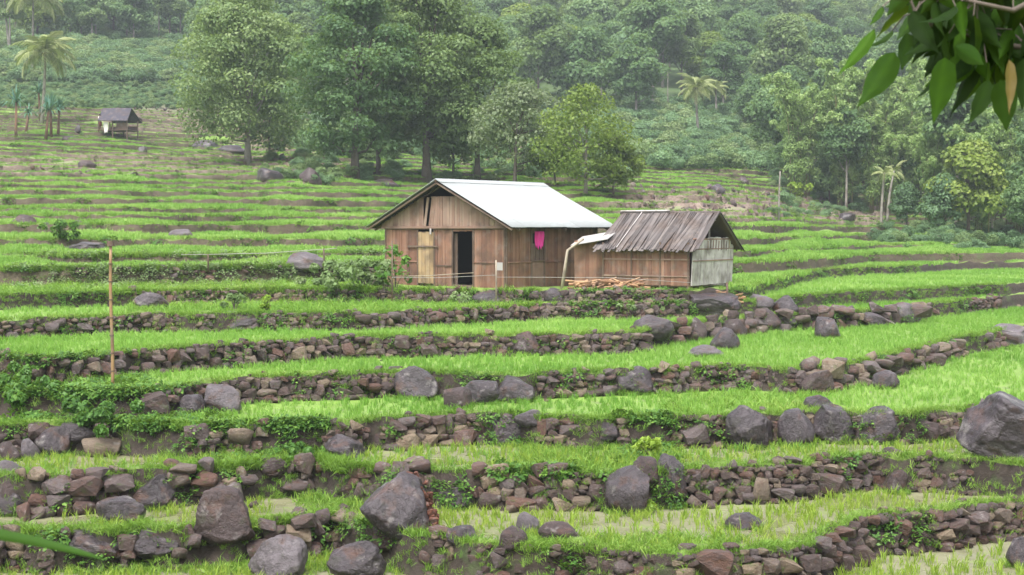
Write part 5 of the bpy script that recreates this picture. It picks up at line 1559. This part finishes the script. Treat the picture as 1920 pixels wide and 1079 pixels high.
# bent pale pole in front
p0, p1, p2 = at_depth(1052, 545, 52.6), at_depth(1064, 470, 52.6), at_depth(1094, 448, 52.8)
MBp = MB().tube([p0 - Vector((0, 0, .1)), p0.lerp(p1, .5) + Vector((.01, 0, 0)), p1, p1.lerp(p2, .35), p2], [.062, .056, .05, .046, .042], 8)
tag(MBp.build("bent_pole", M['pipe'], None, True), "pale bent pole leaning from the ground up to the lean-to roof", "pole")
# firewood
def logs(label, cx0, cx1, cy0, cy1, Y, n, L, mat, seed, flatw=False):
    r = np.random.default_rng(seed)
    c = at_depth((cx0 + cx1) / 2, cy1, Y)
    root = empty("firewood_pile", c)
    for i in range(n):
        t = r.random(); p = at_depth(cx0 + (cx1 - cx0) * r.random(), cy1 - (cy1 - cy0) * t * (1 - .3 * r.random()), Y + r.uniform(-.15, .25)) - c
        l_ = L * r.uniform(.6, 1.2); rad = r.uniform(.025, .06)
        mobj("log", MB().tube([(-l_ / 2, 0, 0), (0, r.uniform(-.02, .02), r.uniform(-.02, .02)), (l_ / 2, 0, 0)], [rad, rad * 1.1, rad * .85], 6).data("log", M[mat]), root, p, (0, r.normal(0, .16), r.normal(0, .5)))
    tag(root, label, "firewood")
logs("heap of split tan firewood on the rubble between the bent pole and the hut", 1072, 1205, 524, 552, 50.2, 90, .7, 'firewood', 1)
logs("heap of orange-brown sticks under the bleached end of the hut", 1338, 1388, 544, 566, 50.9, 34, .55, 'firewood', 2)
for i, (xa, ya, xb, yb, lab) in enumerate([(1222, 549, 1300, 556, "upper reddish board lying under the thatched hut"), (1228, 555, 1318, 563, "lower reddish board lying under the thatched hut")]):
    a, b = at_depth(xa, ya, 50.7 - i * .25), at_depth(xb, yb, 50.5 - i * .25)
    o = MB().tube([a, a.lerp(b, .5), b], [.07, .075, .06], 6).build("timber_board", M['firewood'], None)
    tag(o, lab, "board")
# ================================================================== POLES AND WIRES
g0 = on_level(211, 728, LV[3]); b = Vector((g0[0], g0[1], LV[3])); t = at_depth(207, 460, g0[1])
pm = MB(); P_ = [b - Vector((0, 0, .25))] + [b.lerp(t, q) + Vector((.012 * math.sin(q * 7), 0, 0)) for q in np.linspace(.1, 1, 9)]
pm.tube(P_, [.038, .038, .037, .037, .036, .035, .035, .034, .033, .032], 9)
po = pm.build("bamboo_post", M['pole'], None, True)
MB().tube([t - Vector((0, 0, .02)), t + Vector((0, 0, .09))], [.075, .065], 8).build("pole_knot", M['beam'], po)
tag(po, "tall thin brown bamboo post standing alone in the rice", "post")
for i in range(7):
    q = .12 + .125 * i; c = b.lerp(t, q)
    MB().tube([c - Vector((0, 0, .012)), c + Vector((0, 0, .012))], .049, 9).build("node_ring", M['beam'], po)
def post(px, py0, py1, Y, rad, mat, label, cat="post"):
    a, c = at_depth(px, py1, Y), at_depth(px, py0, Y)
    o = MB().tube([a - Vector((0, 0, .15)), a.lerp(c, .5) + Vector((.01, 0, 0)), c], [rad, rad, rad * .9], 7).build("fence_post", M[mat], None, True)
    tag(o, label, cat); return o
post(930, 488, 570, 49.2, .028, 'pipe', "thin pale stake in front of the house carrying a small grey card")
c = at_depth(937, 500, 49.1)
o = tag(mobj("grey_card", MB().box((0, 0, 0), (.19, .012, .26)).data("grey_card", M['paper']), None, c), "small grey card fixed to the thin stake in front of the house", "card")
post(735, 452, 570, 49.6, .025, 'beam', "thin stake before the corner of the house")
post(390, 477, 502, 53, .03, 'beam', "short dark fence post out in the weedy yard")
post(607, 466, 500, 53, .03, 'beam', "short dark fence post by the pale yard rock")
post(1363, 530, 562, 50.4, .04, 'beam', "short stake under the corner of the thatched hut")
def wire(pts, rad, mat, name, label, cat):
    tag(MB().tube(pts, rad, 5).build(name, M[mat], None, True), label, cat)
wire([at_depth(340, 478, 53), at_depth(390, 477.5, 53), at_depth(500, 475, 53), at_depth(607, 468, 53), at_depth(632, 466, 53)], .012, 'wire', "fence_wire", "thin wire strung between the short dark fence posts of the yard", "wire")
wire([at_depth(735, 519, 49.6), at_depth(800, 517.5, 49.5), at_depth(888, 512, 49.4)], .014, 'pipe', "bamboo_rail", "pale rail in front of the doorway", "rail")
wire([at_depth(735, 521, 49.55), at_depth(830, 521, 49.3), at_depth(930, 516, 49.2)], .008, 'wire', "fence_wire", "thin wire from the corner stake to the stake with the card", "wire")
wire([at_depth(930, 520, 49.2), at_depth(1150, 521, 49.4), at_depth(1363, 535, 50.35)], .008, 'wire', "fence_wire", "thin wire from the stake with the card to the thatched hut", "wire")

# ================================================================== STILT HUT AND PERSON UP THE SLOPE
g = ground_hit(222, 262, 90, 200); U = g.y / FPX
sh_ = empty("stilt_hut", g, R(-12))
tag(sh_, "open hut on stilts with a dark grey roof high on the terraces", "hut")
wd, dp = 62 * U, 44 * U
zf, ze, zr = 16 * U, 33 * U, 58 * U
for x in (-wd * .46, -.02, wd * .46):
    for y in (-dp / 2, dp / 2):
        MB().tube([(x, y, -.2), (x, y, ze + .1)], .07, 6).build("stilt", M['beam'], sh_)
for i in range(12):
    plank(sh_, M['beam'], (-wd * .5 + wd * (i + .5) / 12, 0, zf), (wd / 12 * .9, dp + .2, .06), name="floor_board")
MB().box((wd * .30, -dp / 2, zf + 7 * U), (wd * .36, .05, 13 * U)).build("half_wall", M['beam'], sh_)
MB().box((0, dp / 2, zf + 5 * U), (wd * .9, .05, 9 * U)).build("back_wall", M['beam'], sh_)
M['roof_dark'] = mat_wood("dark_thatch", [(0.0, (0.025, 0.024, 0.034)), (0.5, (0.05, 0.047, 0.064)), (1.0, (0.09, 0.083, 0.105))], (1, .05, 1), .8, 8, .2)
for s in (-1, 1):
    MB().prism([(-wd / 2, 0, zr), (wd * .44, 0, zr - 1 * U), (wd * .54, s * (dp / 2 + .45), ze - 1 * U), (-wd * .42, s * (dp / 2 + .45), ze)], (0, 0, .07)).build("roof_slope", M['roof_dark'], sh_)
# person standing on the platform
def person(loc, hgt, rz):
    root = bpy.data.meshes.new("person"); s = hgt / 1.65
    J = {'pel': (0, 0, .88), 'bel': (0, 0, 1.05), 'che': (0, .02, 1.25), 'nec': (0, .0, 1.40), 'hd0': (0, -.02, 1.47), 'hd1': (0, -.03, 1.60),
         'shl': (-.17, 0, 1.34), 'ell': (-.24, .02, 1.08), 'hal': (-.20, -.14, .90), 'shr': (.17, 0, 1.34), 'elr': (.24, .03, 1.08), 'har': (.22, -.10, .88),
         'hil': (-.09, 0, .84), 'knl': (-.10, -.03, .46), 'anl': (-.10, .02, .07), 'tol': (-.11, -.14, .02), 'hir': (.09, 0, .84), 'knr': (.11, -.02, .46), 'anr': (.12, .03, .07), 'tor': (.13, -.13, .02)}
    Rr = {'pel': .14, 'bel': .125, 'che': .15, 'nec': .055, 'hd0': .085, 'hd1': .085, 'shl': .07, 'ell': .045, 'hal': .035, 'shr': .07, 'elr': .045, 'har': .035,
          'hil': .095, 'knl': .065, 'anl': .045, 'tol': .035, 'hir': .095, 'knr': .065, 'anr': .045, 'tor': .035}
    E = [('pel', 'bel'), ('bel', 'che'), ('che', 'nec'), ('nec', 'hd0'), ('hd0', 'hd1'), ('che', 'shl'), ('shl', 'ell'), ('ell', 'hal'), ('che', 'shr'), ('shr', 'elr'), ('elr', 'har'),
         ('pel', 'hil'), ('hil', 'knl'), ('knl', 'anl'), ('anl', 'tol'), ('pel', 'hir'), ('hir', 'knr'), ('knr', 'anr'), ('anr', 'tor')]
    K = list(J); root.from_pydata([tuple(c * s for c in J[k]) for k in K], [(K.index(a), K.index(b)) for a, b in E], [])
    o = mobj("person", root, None, loc, (0, 0, rz)); o.data.materials.append(M['skin'])
    md = o.modifiers.new("skin", 'SKIN')
    for i, k in enumerate(K):
        root.skin_vertices[0].data[i].radius = (Rr[k] * s, Rr[k] * s)
    root.skin_vertices[0].data[0].use_root = True
    o.modifiers.new("smooth", 'SUBSURF').levels = 1
    # shirt, skirt, hair as shells round the body
    def shell(name, rings, mat):
        V, F, n = [], [], 12
        for (z, rx, ry) in rings:
            for i in range(n): V.append((math.cos(6.2832 * i / n) * rx * s, math.sin(6.2832 * i / n) * ry * s, z * s))
        for j in range(len(rings) - 1):
            for i in range(n): a = j * n + i; b = j * n + (i + 1) % n; F.append((a, b, b + n, a + n))
        F.append(tuple(range(n))[::-1]); F.append(tuple(range((len(rings) - 1) * n, len(rings) * n)))
        mobj(name, meshdata(name, V, F, [mat], True), o)
    shell("shirt", [(.86, .19, .16), (1.0, .18, .15), (1.2, .21, .17), (1.34, .23, .15), (1.40, .12, .10)], M['white_cloth'])
    shell("skirt", [(.42, .22, .19), (.7, .21, .18), (.90, .175, .15)], M['skirt'])
    shell("hair", [(1.46, .085, .09), (1.54, .105, .11), (1.62, .10, .105), (1.68, .04, .05)], M['hair'])
    tag(o, "person in a white top and reddish skirt standing on the stilt hut platform", "person")
pp = sh_.matrix_basis @ Vector((-wd * .44, -dp * .42, zf + .03))
person(pp, 1.62, R(-50))
M['mat_cloth'] = M['white_cloth']
o = mobj("white_cloth", cloth("white_cloth", 205, 228, 246, 9, Vector((0, g.y, 0)), M['white_cloth'], "", 1), None, sh_.matrix_basis @ Vector((-wd * .20, -dp * .56, ze - .15)), (0, 0, R(-12)))
o.modifiers.new("thickness", 'SOLIDIFY').thickness = .01
tag(o, "white cloth hanging under the roof edge of the stilt hut", "cloth")

# ================================================================== NEAR FOLIAGE
def near_leaf_mesh(seed, curl, mat):
    r = np.random.default_rng(seed); n = 12; V, F, T = [], [], []
    for i in range(n + 1):
        t = i / n
        w = .235 * math.sin(math.pi * t ** .72) ** .8 * (1 - .2 * t) if 0 < t < 1 else 0
        if t > .62: w *= 1 - .55 * (t - .62) / .38
        z = -curl * t * t
        for q in (-1, -.5, 0, .5, 1):
            V.append((t, q * w, z - (.30 * abs(q) * w) * -1 + .012 * math.sin(t * 20) * abs(q)))
            T.append(.45 + .3 * (q == 0) + .2 * math.sin(t * 22 + abs(q) * 3) * .5)
    for i in range(n):
        for j in range(4):
            k = i * 5 + j; F.append((k, k + 1, k + 6, k + 5))
    return meshdata("leaf", np.array(V), np.array(F), [mat], True, None, {"tint": np.clip(T, 0, 1)})
LM = [near_leaf_mesh(i, .10 + .07 * i, M['near_leaf']) for i in range(4)]
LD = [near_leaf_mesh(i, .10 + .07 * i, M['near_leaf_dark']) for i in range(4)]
LO = near_leaf_mesh(9, .1, M['near_leaf_old'])
D0 = 2.9
bt = empty("overhanging_tree", (2.0, 3.1, bank_z(2.0, 3.1)))
tag(bt, "overhanging tree branch with dark glossy pointed leaves close by", "tree branch")
bl = Vector(bt.location)
tb = [Vector((0, 0, -.15)), Vector((.03, .02, .9)), Vector((.0, .03, 1.8)), Vector((.08, 0, 2.8)), Vector((.15, .05, 3.6))]
MB().tube(tb, [.11, .095, .085, .07, .04], 9).build("trunk", M['bark'], bt, True)
BR = [Vector((2.03, 3.13, .42)), at_depth(2050, 70, D0 + .1), at_depth(1930, 95, D0), at_depth(1840, 72, D0), at_depth(1785, 58, D0), at_depth(1742, 45, D0), at_depth(1716, 24, D0), at_depth(1704, -8, D0), at_depth(1698, -40, D0)]
MB().tube([p - bl for p in BR], [.022, .010, .007, .005, .0042, .0036, .003, .0026, .002], 7).build("branch", M['bark'], bt, True)
TW1 = [Vector((2.06, 3.12, .75)), at_depth(2000, -30, D0 - .1), at_depth(1900, 20, D0 - .15), at_depth(1830, 5, D0 - .1), at_depth(1770, -10, D0 - .1)]
MB().tube([p - bl for p in TW1], [.016, .008, .005, .004, .003], 7).build("branch", M['bark'], bt, True)
lr = np.random.default_rng(8)
def near_leaf(bx_, by_, tx, ty, wpx, roll=0.0, dz=0.0, old=False, dtip=0.0, dark=False):
    a = at_depth(bx_, by_, D0 + dz); b = at_depth(tx, ty, D0 + dz + dtip)
    d = b - a; L = d.length; d.normalize()
    view = (a + b).normalized()
    s = d.cross(view).normalized()
    s = (Matrix.Rotation(roll, 3, d) @ s).normalized()
    nrm = d.cross(s) * -1
    Mx = Matrix((d, s, nrm)).transposed()
    if Mx.determinant() < 0: s = -s; Mx = Matrix((d, s, nrm)).transposed()
    wm = wpx * a.y / FPX / .44
    Mx = Mx @ Matrix.Diagonal((L, wm, L))
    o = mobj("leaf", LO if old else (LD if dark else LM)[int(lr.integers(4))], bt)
    Mx = Mx.to_4x4(); Mx.translation = a - bl; o.matrix_local = Mx
    # leaf stalk to the branch
    near = min((p for p in BR[1:] + TW1[1:]), key=lambda p: (p - a).length)
    if (near - a).length < .09:
        MB().tube([near - bl, (near.lerp(a, .5) - bl) + Vector((0, 0, .01)), a - bl + d * L * .02], .0014, 5).build("stalk", M['bark'], bt)
NL = [(1640, 54, 1572, 150, 27, .5, -.1), (1674, 56, 1625, 108, 18, .9, .05), (1678, 98, 1615, 206, 52, .3, -.15), (1700, 62, 1702, 138, 40, .5, .1), (1655, 12, 1632, 54, 16, .6, 0), (1692, 4, 1655, 22, 15, .6, 0),
      (1746, 64, 1703, 118, 36, .8, 0), (1768, 92, 1735, 152, 34, .6, .05), (1776, 105, 1722, 208, 18, 1.2, -.05), (1772, 108, 1754, 234, 52, .4, -.15), (1832, 98, 1788, 226, 38, .7, 0), (1852, 150, 1824, 238, 40, .6, -.1),
      (1876, 150, 1892, 247, 50, .3, -.15), (1770, 70, 1737, 112, 26, .7, .1), (1792, 60, 1766, 142, 34, .9, .1), (1812, 70, 1800, 155, 38, .7, .12), (1842, 62, 1852, 165, 42, .6, .1), (1872, 60, 1860, 142, 38, .9, .08),
      (1912, 82, 1904, 172, 40, .8, 0), (1918, 110, 1928, 208, 52, .5, -.1), (1756, 18, 1744, 62, 24, .6, 0), (1776, 14, 1792, 72, 30, .3, 0), (1832, 4, 1862, 62, 34, .5, 0), (1872, -4, 1902, 60, 36, .6, 0), (1802, 8, 1770, 52, 28, .7, 0), (1902, 18, 1916, 92, 40, .6, .05)]
BRIGHT = {0, 2, 3, 4, 5, 9, 12, 21}
for i, q in enumerate(NL): near_leaf(*q[:5], q[5], q[6], False, lr.uniform(-.05, .05), i not in BRIGHT)
near_leaf(1892, 112, 1896, 216, 22, .4, -.2, True)
for i in range(230):
    bx_, by_ = lr.uniform(1708, 1985), lr.uniform(-90, 118)
    if by_ > 20 + (bx_ - 1708) * .9: continue
    L = lr.uniform(60, 110); a = lr.normal(1.65, .45)
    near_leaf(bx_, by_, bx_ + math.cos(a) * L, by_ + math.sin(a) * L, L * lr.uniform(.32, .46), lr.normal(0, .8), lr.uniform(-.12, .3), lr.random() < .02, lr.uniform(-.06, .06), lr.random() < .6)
# the long blade that leans in at the bottom
lp = empty("long_leaved_plant", (-1.0, 1.55, bank_z(-1, 1.55)))
tag(lp, "long smooth green leaf blade reaching in from a plant close by", "plant")
def blade(pts, wid, name="leaf"):
    pts = [Vector(p) - Vector(lp.location) for p in pts]; V, F, T = [], [], []
    for i, p in enumerate(pts):
        t = (pts[min(i + 1, len(pts) - 1)] - pts[max(i - 1, 0)]).normalized()
        s = t.cross(Vector((0, 1, .35))).normalized()
        w = wid * math.sin(math.pi * min(1, .12 + .88 * i / (len(pts) - 1))) ** .7 if i < len(pts) - 1 else .0005
        fold = Vector((0, -.25 * w, 0))
        V += [p - s * w, p + fold, p + s * w]; T += [.35, .8, .75]
    for i in range(len(pts) - 1):
        k = i * 3; F += [(k, k + 1, k + 4, k + 3), (k + 1, k + 2, k + 5, k + 4)]
    mobj(name, meshdata(name, np.array(V), np.array(F), [M['blade']], True, None, {"tint": T}), lp)
M['blade'] = leaf_mat("long_blade", [(0.0, (0.012, 0.05, 0.012)), (0.5, (0.03, 0.10, 0.02)), (1.0, (0.10, 0.20, 0.06))], .3, .35, True, .1, spec=.5)
b0 = Vector((-1.0, 1.55, bank_z(-1, 1.55)))
tip = [at_depth(x, y, 1.6) for x, y in ((-150, 990), (-70, 992), (0, 1003), (60, 1014), (120, 1028), (165, 1040), (195, 1049))]
blade([b0, b0 + Vector((.04, .02, .7)), b0 + Vector((.12, .04, 1.15)), tip[0] - Vector((.05, 0, -.02))] + tip, .0078)
for i in range(6):
    a = i * 1.05 + 2.0
    blade([b0, b0 + Vector((math.cos(a) * .05, math.sin(a) * .05, .5)), b0 + Vector((math.cos(a) * .22 - .1, math.sin(a) * .2, .85)), b0 + Vector((math.cos(a) * .4 - .2, math.sin(a) * .3, .8))], .012)

# ================================================================== HAZE
hz, n_, l_, out_ = newmat("haze_air")
pv = n_.new("ShaderNodeVolumePrincipled")
pv.inputs["Color"].default_value = (.84, .93, 1.0, 1)
pv.inputs["Density"].default_value = 0.00045
pv.inputs["Anisotropy"].default_value = 0.2
l_.new(pv.outputs[0], out_.inputs["Volume"])
hb = MB().box((0, 236, 55), (1040, 580, 126)).build("haze", hz)
tag(hb, "thin pale haze in the air over the valley", None, None, "stuff")
